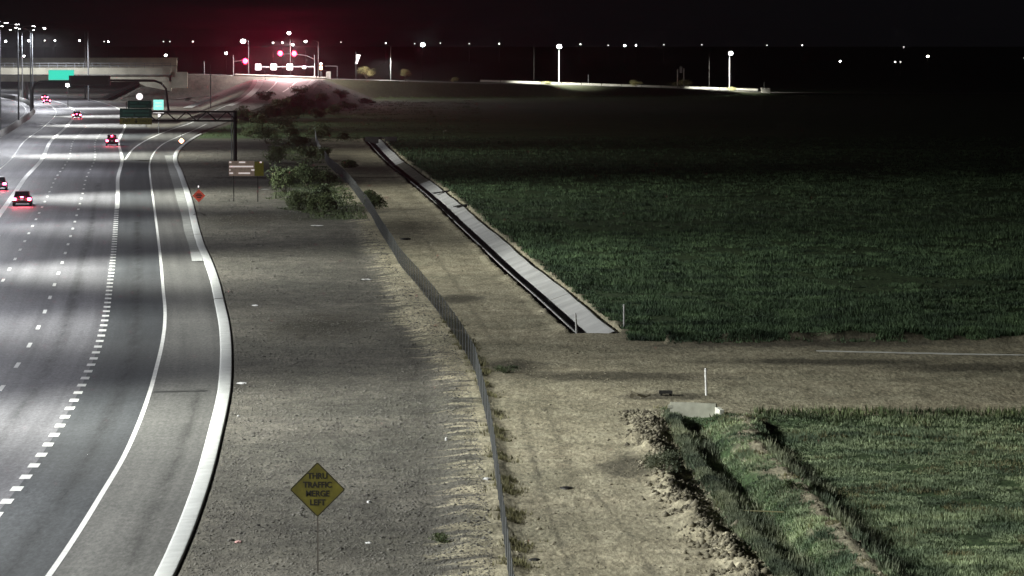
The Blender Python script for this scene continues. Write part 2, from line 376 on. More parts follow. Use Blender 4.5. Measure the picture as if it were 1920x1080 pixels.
low = np.where(GY < Y_CROSS_S + 1, np.minimum(np.maximum(np.minimum(u + .35, 2.4 - v * 0 - np.abs(v + .25) * 0 - 0), -4), (Y_CROSS_S - 3.0 - GY) * .6 + np.clip(1.6 - np.abs(u - .6), 0, 1.6) * 2), -4)
bermdirt = np.abs(v + .45) - .75
low = np.where(u > 1.6, np.minimum(low, np.clip(bermdirt, -1.5, 3)), low)
greenv = np.maximum(field, low)
row_scrub = np.where((GX > CURB(GY)) & (s < -1.5) & (GY > 330) & (GY < 640), np.clip((GX - at(530, GY)) * .25, -4, .35) - .3, -4)
greenv = np.maximum(greenv, row_scrub)
bankv = np.where((GY > 640) & (GX > RRIGHT(GY) + 1.5), 1.0, -4); greenv = np.maximum(greenv, bankv)
att('tan', tanv); att('green', np.clip(greenv, -4, 4))
# dark patches: scuffed soil, ruts, and painted shadow bands near fence and track
def blob(px, py, rx, ry):
    p = un(px, py); q = un(px, py + ry); ryw = abs(p.y - q.y); rxw = rx / FPX * p.y
    return 1.3 - np.sqrt(((GX - p.x) / rxw) ** 2 + ((GY - p.y) / ryw) ** 2) * 1.3
sc = np.full_like(GX, -3.0)
for b_ in [(1150, 708, 190, 9), (1190, 874, 62, 22), (960, 688, 60, 14), (1560, 680, 210, 6), (1820, 690, 160, 8), (1260, 745, 90, 6), (1500, 645, 260, 8), (470, 410, 70, 14),
           (570, 405, 60, 12), (660, 395, 60, 8), (700, 318, 80, 10), (760, 428, 60, 16), (610, 300, 60, 14), (600, 610, 90, 24), (640, 340, 45, 8), (500, 300, 80, 22), (860, 560, 40, 8)]:
    sc = np.maximum(sc, blob(*b_))
sc = np.where((GY > 640) & (GX > RRIGHT(GY) + 1) & (GZ > .25), 1.0, sc)  # ramp and street banks darkened all over
for rx in ([(1020, 760), (1036, 800), (1056, 850), (1085, 900), (1150, 960), (1225, 1080), (1300, 1200)], [(975, 770), (1000, 860), (1030, 960), (1075, 1080), (1130, 1200)], [(925, 640), (860, 540), (800, 455), (745, 380)]):
    f_ = curve_px(rx); sc = np.where((GY > un(0, rx[-1][1]).y if rx[0][1] < rx[-1][1] else GY > 200) & (GY < max(un(0, q[1]).y for q in rx)), np.maximum(sc, -.05 - np.abs(GX - f_(GY)) * 2.6), sc)
att('scuff_shade', np.clip(sc, -3, 1))

# ---------------------------------------------------------------- pavements
off = lambda d: (lambda Y: X1(Y) + d)
SEP = 500
tag(strip('freeway_lanes', off(-12.8), off(7.4), yr(60, 1600), 0, M_lane, 6), kind='structure')
tag(strip('opposite_lanes', off(-33), off(-13.6), yr(60, 1600), 0, M_lane, 4), kind='structure')
tag(strip('auxiliary_lane', off(7.4), lambda Y: np.where(Y < SEP, EDGE(Y), GORE(Y) - .0), yr(60, 690), 0, M_aux, 3), kind='structure')
tag(strip('freeway_shoulder', off(7.4), off(11.5), yr(690, 1300), 0, M_shoulder, 2), kind='structure')
tag(strip('road_shoulder', EDGE, CURB, yr(60, SEP), 0, M_shoulder, 3), kind='structure')
Yr = np.linspace(720, 1012, 100)
RF = lambda Y: np.where(Y < 640, CURB(Y), RRIGHT(Y))
RR = lambda Y: CURB(Y) * (1 - smooth((Y - 600) / 60)) + RRIGHT(Y) * smooth((Y - 600) / 60)
tag(strip('exit_ramp', lambda Y: GORE(Y) - 1.2 * smooth((Y - 520) / 60), RR, Yr, .02, M_ramp, 4, None, ramp_z), kind='structure')
tag(strip('exit_ramp', lambda Y: GORE(Y) - 1.2 * smooth((Y - 520) / 60), RR, np.linspace(SEP, 720, 80), .02, M_shoulder, 4, None, ramp_z), kind='structure')
# crossing street on its bank
Xs = np.linspace(-420, 260, 140)
V = []; F = []
for i, x in enumerate(Xs):
    yn = float(dob_near(x)); z = float(dob_z(x)) + .03
    V += [(x, yn - .5, z), (x, yn + 15, z)]
    if i: F.append((2 * i - 2, 2 * i, 2 * i + 1, 2 * i - 1))
tag(arr_obj('crossing_street', V, F, M_ramp, None, 4), kind='structure')

# markings
mk = lambda name, f, w, Ys, z=.012, zf=None: strip(name, lambda Y: f(Y) - w / 2, lambda Y: f(Y) + w / 2, Ys, z, M_paint, 1, None, zf)
def marking(name, objname_label, *a, **k): return tag(mk(name, *a, **k), kind='structure')
marking('edge_line', '', lambda Y: EDGE(Y) - .1, .20, yr(60, 499.5))
marking('edge_line', '', lambda Y: EDGE(Y) - .1, .22, np.linspace(499.5, 700, 60), .035, ramp_z)
marking('gore_line', '', off(7.45), .42, yr(357, 705))
marking('gore_line', '', off(7.45), .25, yr(705, 1150))
marking('ramp_edge_line', '', lambda Y: GORE(Y) + .1, .30, np.linspace(500, 1000, 120), .035, ramp_z)
marking('ramp_edge_line', '', lambda Y: GORE(Y) + .9, 1.3, np.linspace(800, 985, 50), .04, ramp_z)
for k_ in (.33, .66):
    marking('ramp_lane_line', '', lambda Y, k_=k_: GORE(Y) * (1 - k_) + RRIGHT(Y) * k_, .4, np.linspace(885, 1008, 30), .035, ramp_z)
marking('ramp_lane_line', '', lambda Y: GORE(Y) * .08 + RRIGHT(Y) * .92, 1.0, np.linspace(925, 1000, 20), .035, ramp_z)
marking('carpool_line', '', off(-3.7), .55, yr(150, 1150))
marking('median_edge_line', '', off(-8), .22, yr(150, 1150))
marking('far_edge_line', '', off(-15), .2, yr(150, 1150))
def dashes(name, f, w, L, step, y0, y1):
    V = []; F = []; y = y0; fs = []
    while y < y1:
        yy = [y, y + L]; b = len(V)
        for q in yy: x = float(f(q)); V += [(x - w / 2, q, .012), (x + w / 2, q, .012)]
        F.append((b, b + 1, b + 3, b + 2)); y += step
    base = arr_obj(name, V, F, M_paint, None, 4); return base
# each painted dash is its own strip where the picture shows it
def dash_thing(name, f, w, L, step, y0, y1):
    y = y0; o0 = None; n_ = 0
    parent = tag(link(bpy.data.objects.new(name, None)), kind='structure')
    while y < y1:
        a, b = float(f(y)), float(f(y + L))
        o0 = arr_obj('dash', [(a - w / 2, y, .012), (a + w / 2, y, .012), (b + w / 2, y + L, .012), (b - w / 2, y + L, .012)], [(0, 1, 2, 3)], M_paint, parent, 4)
        y += step; n_ += 1
D0 = un(29.5, 685).y
dash_thing('dashed_lane_line', off(0), .22, 3.0, 12.19 * 1.0, D0 - 12.19 * 5 + 3, 700)
dash_thing('dashed_lane_line', off(3.65), .22, 3.0, 12.19 * 1.0, D0 - 12.19 * 5 - 1.5, 700)
dash_thing('dotted_lane_line', off(7.4), .42, 1.35, 3.66, un(10, 921).y - 3.66 * 8, 356)

# ---------------------------------------------------------------- kerb, gutter
def sect_run(name, fx, Ys, prof, m, parent, zf=None):
    V = []; F = []; n_ = len(prof)
    for y in Ys:
        x = float(fx(y)); z0 = float(zf(y)) if zf else 0
        V += [(x + a, y, z0 + b) for a, b in prof]
    for i in range(len(Ys) - 1):
        for j in range(n_ - 1): a = i * n_ + j; F.append((a, a + 1, a + n_ + 1, a + n_))
    return arr_obj(name, V, F, m, parent, 4)
kerb = empty('concrete_kerb', (0, 0, 0), 'broad pale concrete kerb curving along the right edge of the shoulder', 'kerb')
KP = [(0, -.12), (0, .015), (.10, .06), (.56, .085), (.64, .07), (.66, -.12)]
joints = [80, 95, 109, 124, 139, 155, 171, 187, 205] + [un(400, y).y for y in (562, 480, 441, 412)] + [372, 410, 455, 500, 545, 590, 640]
joints = sorted(joints)
for a, b in zip(joints, joints[1:]):
    gap = .5 if any(abs(a - un(400, y).y) < 1 for y in (562, 441)) else .035
    sect_run('kerb_section', CURB, np.linspace(a + gap, b, max(3, int((b - a) / 3))), KP, M_kerb, kerb)
gut = empty('concrete_gutter', (0, 0, 0), 'wide stained concrete gutter slab left of the kerb at the ramp bend', 'gutter')
GL = curve_px([(360, 490), (354, 460), (346, 436), (341.6, 411), (333, 380), (325, 349), (316, 318), (311, 300)])
for a, b in zip([271, 283, 312, 345, 382, 425, 470], [283, 312, 345, 382, 425, 470, 520]):
    V = []; F = []; ys = np.linspace(a + .12, b, 8)
    for i, y in enumerate(ys):
        V += [(float(GL(y)), y, .03), (float(CURB(y)) - .02, y, .045)]
        if i: F.append((2 * i - 2, 2 * i - 1, 2 * i + 1, 2 * i))
    arr_obj('gutter_slab', V, F, mat('gutter_concrete', (.26, .265, .25), .9, 0, .2, .8) if a > 275 else M_kerb, gut, 4)
# tar seam and oil streaks on the shoulder
M_tar = mat('tar_seam', (.035, .035, .033), .7)
pa, pb = un(288, 735), un(388, 733)
tag(arr_obj('tar_seam', [(pa.x, pa.y - .35, .008), (pb.x, pb.y - .35, .008), (pb.x, pb.y + .35, .008), (pa.x, pa.y + .35, .008)], [(0, 1, 2, 3)], M_tar, None, 4), kind='structure')
ST = curve_px([(225, 1100), (262, 1010), (300, 930), (335, 850), (360, 780), (372, 735)])
def stain_mat():
    m = bpy.data.materials.new('tyre_stain'); m.use_nodes = True; n, l = nodes_of(m); b = n['Principled BSDF']
    b.inputs['Base Color'].default_value = (.03, .03, .028, 1); b.inputs['Roughness'].default_value = .8
    uv = n.new('ShaderNodeUVMap').outputs[0]; geo = n.new('ShaderNodeNewGeometry').outputs['Position']
    sx = n.new('ShaderNodeSeparateXYZ'); l.new(uv, sx.inputs[0])
    e = mathn(n, l, 'MULTIPLY', mathn(n, l, 'SUBTRACT', 1.0, mathn(n, l, 'ABSOLUTE', mathn(n, l, 'SUBTRACT', mathn(n, l, 'MULTIPLY', sx.outputs[0], 2.0), 1.0))), 1.0)
    f = noise_node(n, l, geo, 1.2, 4, .7, (1, .12, 1))
    a = mathn(n, l, 'MULTIPLY', e, mathn(n, l, 'MULTIPLY', mathn(n, l, 'SUBTRACT', f, .3), 1.1), True)
    l.new(a, b.inputs['Alpha']); return m
M_stain = stain_mat()
def stain(fx, w, y0, y1):
    o = strip('tyre_stain', lambda Y: fx(Y) - w / 2, lambda Y: fx(Y) + w / 2, np.linspace(y0, y1, 40), .006, M_stain, 1)
    uv = o.data.uv_layers[0]
    for p in o.data.polygons:
        for li, vi in zip(p.loop_indices, p.vertices): uv.data[li].uv = (vi % 2, 0)
    return tag(o, kind='structure')
stain(ST, .9, 110, 172); stain(off(9.3), 1.2, 110, 330); stain(off(5.2), 1.0, 130, 420)

# ---------------------------------------------------------------- median barrier
bar = empty('median_barrier', (0, 0, 0), 'long pale concrete median barrier at the far left of the freeway', 'barrier')
BP = [(-.4, -.1), (-.4, .08), (-.18, .35), (-.1, 1.05), (.1, 1.05), (.18, .35), (.4, .08), (.4, -.1)]
yb = list(np.arange(60, 1300, 40))
for a, b in zip(yb, yb[1:]): sect_run('barrier_section', off(-13.2), np.linspace(a + .05, b, 8), BP, M_conc, bar)

# ---------------------------------------------------------------- irrigation canal
can = empty('irrigation_canal', (float(CANAL(Y_CAN0)), Y_CAN0, 0), 'concrete lined irrigation canal, empty, between the dirt track and the green field', 'canal')
def cpart(name, a, b, m, sl=True):
    ys = np.linspace(a, b, max(3, int((b - a) / 4))); inv = can.location
    W = np.array([float(.06 * math.sin(y * .11) + .04 * math.sin(y * .37 + 1)) for y in ys])
    pr = [(-.12, .03), (0, .05), (.42, -.40), (.72, -.45), (2.12, .08), (2.30, .07), (2.33, -.2)]
    V = []; F = []
    for y, w in zip(ys, W):
        x = float(CANAL(y)); V += [(x + p + (w if p > 1.5 else 0) - inv.x, y - inv.y, q) for p, q in pr]
    for i in range(len(ys) - 1):
        for j in range(len(pr) - 1): k = i * len(pr) + j; F.append((k, k + 1, k + len(pr) + 1, k + len(pr)))
    return arr_obj(name, V, F, m, can, 4)
M_lin = mat('canal_lining', (.72, .72, .71), .85, 0, .16, .35, bump=.3); M_lind = mat('silted_lining', (.17, .165, .13), .9, 0, .3, .6, bump=.3)
cj = [Y_CAN0] + [un(1045, 553).y, un(900, 455).y, un(862, 390).y, un(835, 360).y, un(785, 340).y, un(750, 305).y, Y_CAN1]
for i, (a, b) in enumerate(zip(cj, cj[1:])): cpart('lining_panel', a + (.25 if i == 1 else .04), b, M_lind if i == 5 else M_lin)
hb = un(700, 262)
def fn(bm):
    box(bm, (-21.9 - can.location.x - .9, 590 - can.location.y, .2), (2.2, .5, 1.3)); box(bm, (-21.9 - can.location.x + 2.2, 590 - can.location.y, .2), (2.0, .5, 1.3)); box(bm, (-21.9 - can.location.x + .6, 590.3 - can.location.y, .65), (1.0, .3, .35))
P('headwall', fn, M_conc_d, can)
# planks and a gate lying across the canal
for (px, py, w, dd, lab) in [(868, 388, 1.0, 1.6, 'dark plank lying across the right bank of the canal, nearest of two'), (832, 362, 1.5, 1.1, 'thin dark board across the canal beside its middle bend')]:
    p = un(px - 8, py); o = empty('plank', (p.x + .35, p.y, .12), lab, 'plank', rz=R(14))
    P('board', lambda bm: (box(bm, (0, 0, .02), (w * 1.5, dd, .08), Matrix.Rotation(R(-8), 3, 'Y')), box(bm, (w * .7, 0, .02), (.09, dd * 1.3, .16))), M_dsteel, o)

# concrete lip of the field lateral beyond the cross track
V = []; F = []
lip = [un(1530, 661), un(1700, 664.5), un(1925, 669)]
o = empty('field_ditch_lip', lip[0], 'thin pale concrete lip of a field ditch along the far side of the cross track', 'ditch lip')
for a, b in zip(lip, lip[1:]):
    P('lip_section', lambda bm: tube(bm, [a + Vector((.02, 0, .05)) - lip[0], b + Vector((0, 0, .05)) - lip[0]], .075, 6), M_conc, o)

# ---------------------------------------------------------------- culvert headwall at the ditch
p = un(1300, 784); hw = empty('culvert_headwall', (p.x, p.y, 0), 'pale concrete culvert headwall at the head of the weedy ditch', 'headwall', rz=R(-20))
ppm = FPX / p.y
def fn(bm):
    box(bm, (0, 0, .28), (2.1, .18, .80))
    box(bm, (-1.0, .5, .48), (.5, 1.2, .14), Matrix.Rotation(R(10), 3, 'Z'))
P('wall', fn, mat('stained_wall', (.40, .40, .33), .9, 0, .3, 1.6), hw)
def fn(bm):
    box(bm, (1.36, -.6, .16), (.18, 1.5, .76), Matrix.Rotation(R(26), 3, 'Z'))
P('wing_wall', fn, M_wallw, hw)
def fn(bm):
    box(bm, (0, 0, .16), (.62, .5, .12)); box(bm, (.22, .1, .0), (.12, .3, .3)); box(bm, (-.2, .0, .0), (.1, .3, .26))
p = un(1248, 744); o = empty('gate_frame', (p.x, p.y, gz(p.x, p.y)), 'small dark slide gate frame on the dirt above the headwall', 'gate frame')
P('frame', fn, M_dsteel, o)
p = un(1195, 750); o = empty('dark_debris', (p.x, p.y, gz(p.x, p.y) + .05), 'low twisted tan scrap lying on the dirt left of the headwall', 'scrap')
P('scrap_bar', lambda bm: (tube(bm, [(-.3, 0, .3), (0, -.1, .18), (.35, 0, .08), (.6, .1, .18)], .06, 6), box(bm, (-.25, 0, .12), (.2, .2, .2), Matrix.Rotation(.6, 3, 'Y'))), M_clodd, o)
# white marker posts
def marker(px, py, h, label, lean=0):
    p = un(px, py); o = empty('marker_post', (p.x, p.y, gz(p.x, p.y) - .05), label, 'marker post', 'white marker posts by the canal and ditch')
    o.rotation_euler = (0, lean, 0)
    o.location.z = max(o.location.z, -.02)
    P('post', lambda bm: tube(bm, [(0, 0, 0), (0, 0, h - .05)], .052, 10), M_white, o)
    P('cap', lambda bm: tube(bm, [(0, 0, h - .05), (0, 0, h)], .056, 10, .03), M_white, o); return o
marker(1081, 624, 1.15, 'white marker post at the left lip of the canal end', R(-3))
marker(1170, 620, 1.36, 'white marker post right of the canal end, beside the grass')
marker(1324.5, 744, 1.32, 'white marker post standing behind the culvert headwall', R(-2))
# thin pipe across ditch
a_, b_ = un(1388, 966), un(1470, 972)
o = empty('thin_pipe', (a_.x, a_.y, .12), 'thin pale pipe lying across the weedy ditch', 'pipe'); P('tube', lambda bm: tube(bm, [(0, 0, .05), b_ - a_ + Vector((0, 0, .1))], .022, 6), M_weed, o)

# ---------------------------------------------------------------- chain link fence
FY0, FY1 = 84.0, 640.0
fen = empty('chain_link_fence', (0, 0, 0), 'long grey chain link fence running beside the dirt track', 'fence')
fz = lambda y: gz(float(FENCE(y)), y)
H_F = 1.25
bm = BM(); tube(bm, [(0, 0, -.3), (0, 0, H_F + .03)], .024, 6); post0 = mesh_obj('post', bm, M_steel, fen)
ys = list(np.arange(FY0, FY1, 3.0)); post0.location = (float(FENCE(ys[0])), ys[0], fz(ys[0]))
for y in ys[1:]:
    k = post0.copy(); col.objects.link(k); k.location = (float(FENCE(y)), y, fz(y))
yf = np.arange(FY0, FY1, 1.5)
fx = FENCE(yf); fzv = ground(fx, yf); kx = np.ones(7) / 7; fzv = np.convolve(np.pad(fzv, 3, 'edge'), kx, 'valid')
P('top_wire', lambda bm: tube(bm, [(fx[i], yf[i], fzv[i] + H_F) for i in range(0, len(yf), 2)], .006, 4), M_wire, fen)
P('bottom_wire', lambda bm: tube(bm, [(fx[i], yf[i], fzv[i] + .05) for i in range(0, len(yf), 2)], .006, 3), M_wire, fen)
t = np.arange(FY0, FY1 - 2, .085); V = []; F = []
for sgn in (1, -1):
    y0 = t if sgn > 0 else t + H_F; y1 = t + H_F if sgn > 0 else t
    n_ = len(t); rr = .0013
    P0 = np.stack([FENCE(y0), y0, np.interp(y0, yf, fzv) + .04], -1); P1 = np.stack([FENCE(y1), y1, np.interp(y1, yf, fzv) + H_F], -1)
    base = len(V) * 0 + sum(len(q) for q in V)
    offs = [np.array([rr, 0, 0]), np.array([-rr * .5, sgn * -rr * .7, rr * .7]), np.array([-rr * .5, sgn * rr * .7, -rr * .7])]
    V.append(np.stack([P0 + offs[0], P0 + offs[1], P0 + offs[2], P1 + offs[0], P1 + offs[1], P1 + offs[2]], 1).reshape(-1, 3))
    i6 = base + np.arange(n_)[:, None] * 6
    for a, b in ((0, 1), (1, 2), (2, 0)): F.append(np.stack([i6[:, 0] + a, i6[:, 0] + b, i6[:, 0] + b + 3, i6[:, 0] + a + 3], -1))
o = arr_obj('wire_mesh', np.concatenate(V), np.concatenate(F), M_wire, fen, 4); o['kind'] = 'stuff'

# ---------------------------------------------------------------- scattered stuff
def ok_mask(X, Y): return np.isfinite(X)
def scatter_blades(name, X, Y, h, w, m, nb=5, spread=.10, label=None, cat=None):
    n_ = len(X); Z = ground(X, Y)
    X = np.repeat(X, nb); Y = np.repeat(Y, nb); Z = np.repeat(Z, nb); h = np.repeat(h, nb) * rng.uniform(.5, 1.15, n_ * nb)
    w = w if np.isscalar(w) else np.repeat(w, nb)
    a = rng.uniform(0, 2 * np.pi, n_ * nb); r = rng.uniform(0, 1, n_ * nb) ** .5 * spread * (1 if np.isscalar(spread) else 1)
    bx = X + r * np.cos(a); by = Y + r * np.sin(a); t = rng.uniform(0, 2 * np.pi, n_ * nb)
    lx = .5 * h * np.cos(a) * rng.uniform(.2, 1, n_ * nb); ly = .5 * h * np.sin(a) * rng.uniform(.2, 1, n_ * nb)
    V = np.stack([np.stack([bx - w * np.cos(t), by - w * np.sin(t), Z - .02], -1), np.stack([bx + w * np.cos(t), by + w * np.sin(t), Z - .02], -1), np.stack([bx + lx, by + ly, Z + h], -1)], 1)
    o = arr_obj(name, V, np.arange(n_ * nb * 3).reshape(-1, 3), m); return tag(o, label, cat, None, 'stuff')
OCT = np.array([(1, 0, 0), (0, 1, 0), (-1, 0, 0), (0, -1, 0), (0, 0, 1), (0, 0, -.5)], float)
OF = np.array([(0, 1, 4), (1, 2, 4), (2, 3, 4), (3, 0, 4), (1, 0, 5), (2, 1, 5), (3, 2, 5), (0, 3, 5)])
def scatter_stones(name, X, Y, r, m, label, cat, zf=.6):
    n_ = len(X); Z = ground(X, Y); a = rng.uniform(0, 6.28, n_)
    V = OCT[None] * (1 + rng.uniform(-.35, .35, (n_, 6, 1))) * r[:, None, None]; V[:, :, 2] *= zf
    x = V[:, :, 0] * np.cos(a)[:, None] - V[:, :, 1] * np.sin(a)[:, None]; y = V[:, :, 0] * np.sin(a)[:, None] + V[:, :, 1] * np.cos(a)[:, None]
    V = np.stack([x + X[:, None], y + Y[:, None], V[:, :, 2] + Z[:, None]], -1)
    F = (OF[None] + (np.arange(n_) * 6)[:, None, None]).reshape(-1, 3)
    return tag(arr_obj(name, V, F, m), label, cat, None, 'stuff')
def samp(n_, y0, y1, fa, fb, p=1.6):       # denser near
    u_ = rng.uniform(0, 1, n_); e = 1 - p
    Y = (y0 ** e + u_ * (y1 ** e - y0 ** e)) ** (1 / e); A, B = fa(Y), fb(Y); return A + (B - A) * rng.uniform(0, 1, n_), Y
# gravel mulch
X, Y = samp(100000, 100, 560, lambda Y: CURB(Y) + .8, lambda Y: FENCE(Y) - .4)
scatter_stones('gravel', X, Y, rng.gamma(3, .0078, len(X)) * (1 + Y / 600), M_stone, 'loose grey granite gravel between kerb and fence', 'gravel')
X, Y = samp(7000, 100, 560, lambda Y: FENCE(Y) + .3, lambda Y: np.where(Y > Y_CAN0, CANAL(Y) - .4, np.maximum(FENCE(Y) + 3, DITCH(Y) - 1.0)))
scatter_stones('dirt_crumbs', X, Y, rng.gamma(2.2, .012, len(X)), M_clod, 'small crumbs of dirt strewn over the tan track', 'dirt crumbs')
# clods on the spoil ridges
Y = rng.uniform(103, 161, 9000); X = DITCH(Y) - 1.3 + rng.normal(0, .5, len(Y))
Y2 = rng.uniform(103, 154, 350); X2 = BERM(Y2) - .25 + rng.normal(0, .35, len(Y2))
X = np.concatenate([X, X2]); Y = np.concatenate([Y, Y2]); k_ = vnoise(X, Y, 1.2, 31) > .38; X, Y = X[k_], Y[k_]
scatter_stones('dirt_clods', X, Y, rng.gamma(2.4, .023, len(X)), M_clodd, 'heaped tan dirt clods along the ditch', 'dirt clods', .85)
Y = rng.uniform(112, 215, 2600); X = FENCE(Y) + rng.normal(.35, .28, len(Y)); k_ = vnoise(X, Y, 2.5, 33) > .5; X, Y = X[k_], Y[k_]
scatter_blades('fence_weeds', X, Y, rng.uniform(.06, .25, len(X)), .02, M_weed, 6, .15, 'dry weeds and windblown trash grass along the fence foot', 'weeds')
# field grass
X, Y = samp(120000, Y_CROSS_N + .6, 620, lambda Y: np.where(Y > Y_CAN0, CANAL(Y) + 2.7, 6.5), lambda Y: np.minimum(at(1960, Y), 88), 1.9)
k_ = vnoise(X, Y, 2.2, 41) * .45 + vnoise(X, Y, .7, 42) * .25 + vnoise(X, Y * .6, 9, 40) * .3 > .41 + .12 * (np.abs(((X * .9 + Y * .12) % 5.2) - 2.6) < .5); X, Y = X[k_], Y[k_]
scatter_blades('field_grass', X, Y, rng.uniform(.12, .38, len(X)) * (.35 + .7 * vnoise(X, Y, 5, 43) + .6 * vnoise(X, Y, 14, 44)), .035, M_grass, 5, .2, 'green crop growing in the dark field right of the canal', 'crop')
# lower right weeds
X, Y = samp(60000, 100, Y_CROSS_S - .5, lambda Y: DITCH(Y) - .25, lambda Y: at(1980, Y), 1.4)
v_ = X - BERM(Y); k_ = (np.abs(v_ + .35) > .35 + .9 * (vnoise(X, Y, .9, 45) - .5)) & (vnoise(X, Y, 1.1, 46) > .22) & ((Y < Y_CROSS_S - 4.5 + 2 * vnoise(X, Y, 3, 47)) | (X < DITCH(Y) + 1.2))
X, Y = X[k_], Y[k_]
scatter_blades('low_weeds', X, Y, rng.uniform(.04, .15, len(X)) * (.4 + 1.4 * vnoise(X, Y, 3, 48)), .022, mat('low_weed_blades', (.10, .155, .085), .8, 0, .4, .8, c2=(.23, .30, .18)), 5, .12, 'low green weeds covering the lot at the lower right', 'weeds')
X, Y = samp(16000, 100, Y_CROSS_S + .5, lambda Y: DITCH(Y) - .6, lambda Y: at(1980, Y), 1.4); k_ = (vnoise(X, Y, 1.8, 56) > .66); X, Y = X[k_], Y[k_]
scatter_blades('dry_weeds', X, Y, rng.uniform(.05, .2, len(X)), .02, M_weed, 5, .12, 'dry tan weeds mixed through the green lot at the lower right', 'weeds')
X, Y = samp(2600, 101, 157, lambda Y: DITCH(Y) + .25, lambda Y: DITCH(Y) + 1.15, 1.4); k_ = vnoise(X, Y, 2.2, 57) > .42
scatter_blades('groove_weeds', X[k_], Y[k_], rng.uniform(.15, .5, k_.sum()), .03, M_grassd, 6, .16, 'ragged weeds standing in the dark groove of the ditch', 'weeds')
X, Y = samp(2400, 101, 150, lambda Y: BERM(Y) - .1, lambda Y: BERM(Y) + .9, 1.4); k_ = vnoise(X, Y, 2.0, 58) > .45
scatter_blades('berm_weeds', X[k_], Y[k_], rng.uniform(.12, .42, k_.sum()), .03, M_grassd, 6, .16, 'ragged weeds on the shaded right side of the dirt berm', 'weeds')
X, Y = samp(2500, 140, Y_CROSS_S - 1, lambda Y: BERM(Y) + .2, lambda Y: at(1980, Y), 1.01); k_ = (Y + 4 * vnoise(X, Y, 2, 59) > 160); X, Y = X[k_], Y[k_]
scatter_blades('tall_weeds', X, Y, rng.uniform(.2, .42, len(X)), .03, M_leaf, 6, .2, 'taller dark weeds along the near edge of the cross track', 'weeds')
Y = rng.uniform(103, 160, 9000); X = DITCH(Y) + .02 + rng.normal(0, .16, len(Y))
scatter_blades('ditch_grass', X, Y, rng.uniform(.1, .26, len(X)), .02, M_grassd, 5, .1, 'pale grass strip along the bottom of the ditch', 'grass')
# sparse scrub on the roadside far part and ramp bank
X, Y = samp(13000, 330, 1000, lambda Y: np.where(Y < 620, np.maximum(CURB(Y) + 3, at(440, Y)), RRIGHT(Y) + 1), lambda Y: np.where(Y < 590, FENCE(Y) - .5, at(900, Y)), 1.3)
k_ = (vnoise(X, Y, 6, 51) + np.where(Y < 620, np.clip((X - at(470, Y)) / 6, 0, 1) - .75, 0) > .45); X, Y = X[k_], Y[k_]
scatter_blades('roadside_scrub', X, Y, rng.uniform(.08, .32, len(X)), .05, M_leaf, 6, .4, 'low dark scrub over the roadside and ramp bank', 'scrub')
# verge weeds where field meets cross track
X = rng.uniform(8.5, 34, 5000); Y = Y_CROSS_N + .8 + rng.normal(0, .8, 5000); k_ = vnoise(X, Y, 1.3, 61) > .45
scatter_blades('verge_weeds', X[k_], Y[k_], rng.uniform(.1, .3, k_.sum()), .03, M_grass, 6, .15, 'ragged weeds where the field meets the cross track', 'weeds')

# ---------------------------------------------------------------- shrubs and trees
def shrub(name, p, w, h, label, cat, m=None, group=None, trunk=0.0, n_=900, leaf=.09, dep=None):
    o = empty(name, p, label, cat, group); dep = dep or w
    k = random.randint(6, 9); cs = [(random.uniform(-.33, .33) * w, random.uniform(-.33, .33) * dep, trunk + (h - trunk) * random.uniform(.25, .75), random.uniform(.2, .34)) for _ in range(k)]
    V = []
    per = n_ // k
    for cx, cy, cz, r in cs:
        d = rng.normal(0, 1, (per, 3)); d /= np.linalg.norm(d, axis=1)[:, None]; rad = rng.uniform(.35, 1.1, (per, 1))
        c_ = np.array([cx, cy, cz]) + d * rad * np.array([r * w, r * dep, r * (h - trunk)])
        c_[:, 2] = np.maximum(c_[:, 2], .03)
        a = rng.normal(0, 1, (per, 3)); a /= np.linalg.norm(a, axis=1)[:, None]; b = np.cross(a, rng.normal(0, 1, (per, 3))); b /= np.linalg.norm(b, axis=1)[:, None]
        s_ = rng.uniform(.5, 1.3, (per, 1)) * leaf
        V.append(np.stack([c_ - a * s_, c_ + b * s_ * .6, c_ + a * s_], 1))
    V = np.concatenate(V).reshape(-1, 3)
    arr_obj('foliage', V, np.arange(len(V)).reshape(-1, 3), m or M_leaf, o)
    def fn(bm):
        if trunk > .3: tube(bm, [(0, 0, -.2), (.03 * h, 0, trunk)], .05 * w ** .5, 6, .035)
        for cx, cy, cz, r in cs: tube(bm, [(0, 0, trunk * .9), (cx * .5, cy * .5, trunk * .5 + cz * .45), (cx, cy, cz)], .022 * max(1, w ** .5), 5, .008)
    P('trunk' if trunk > .3 else 'stems', fn, M_twig, o); return o
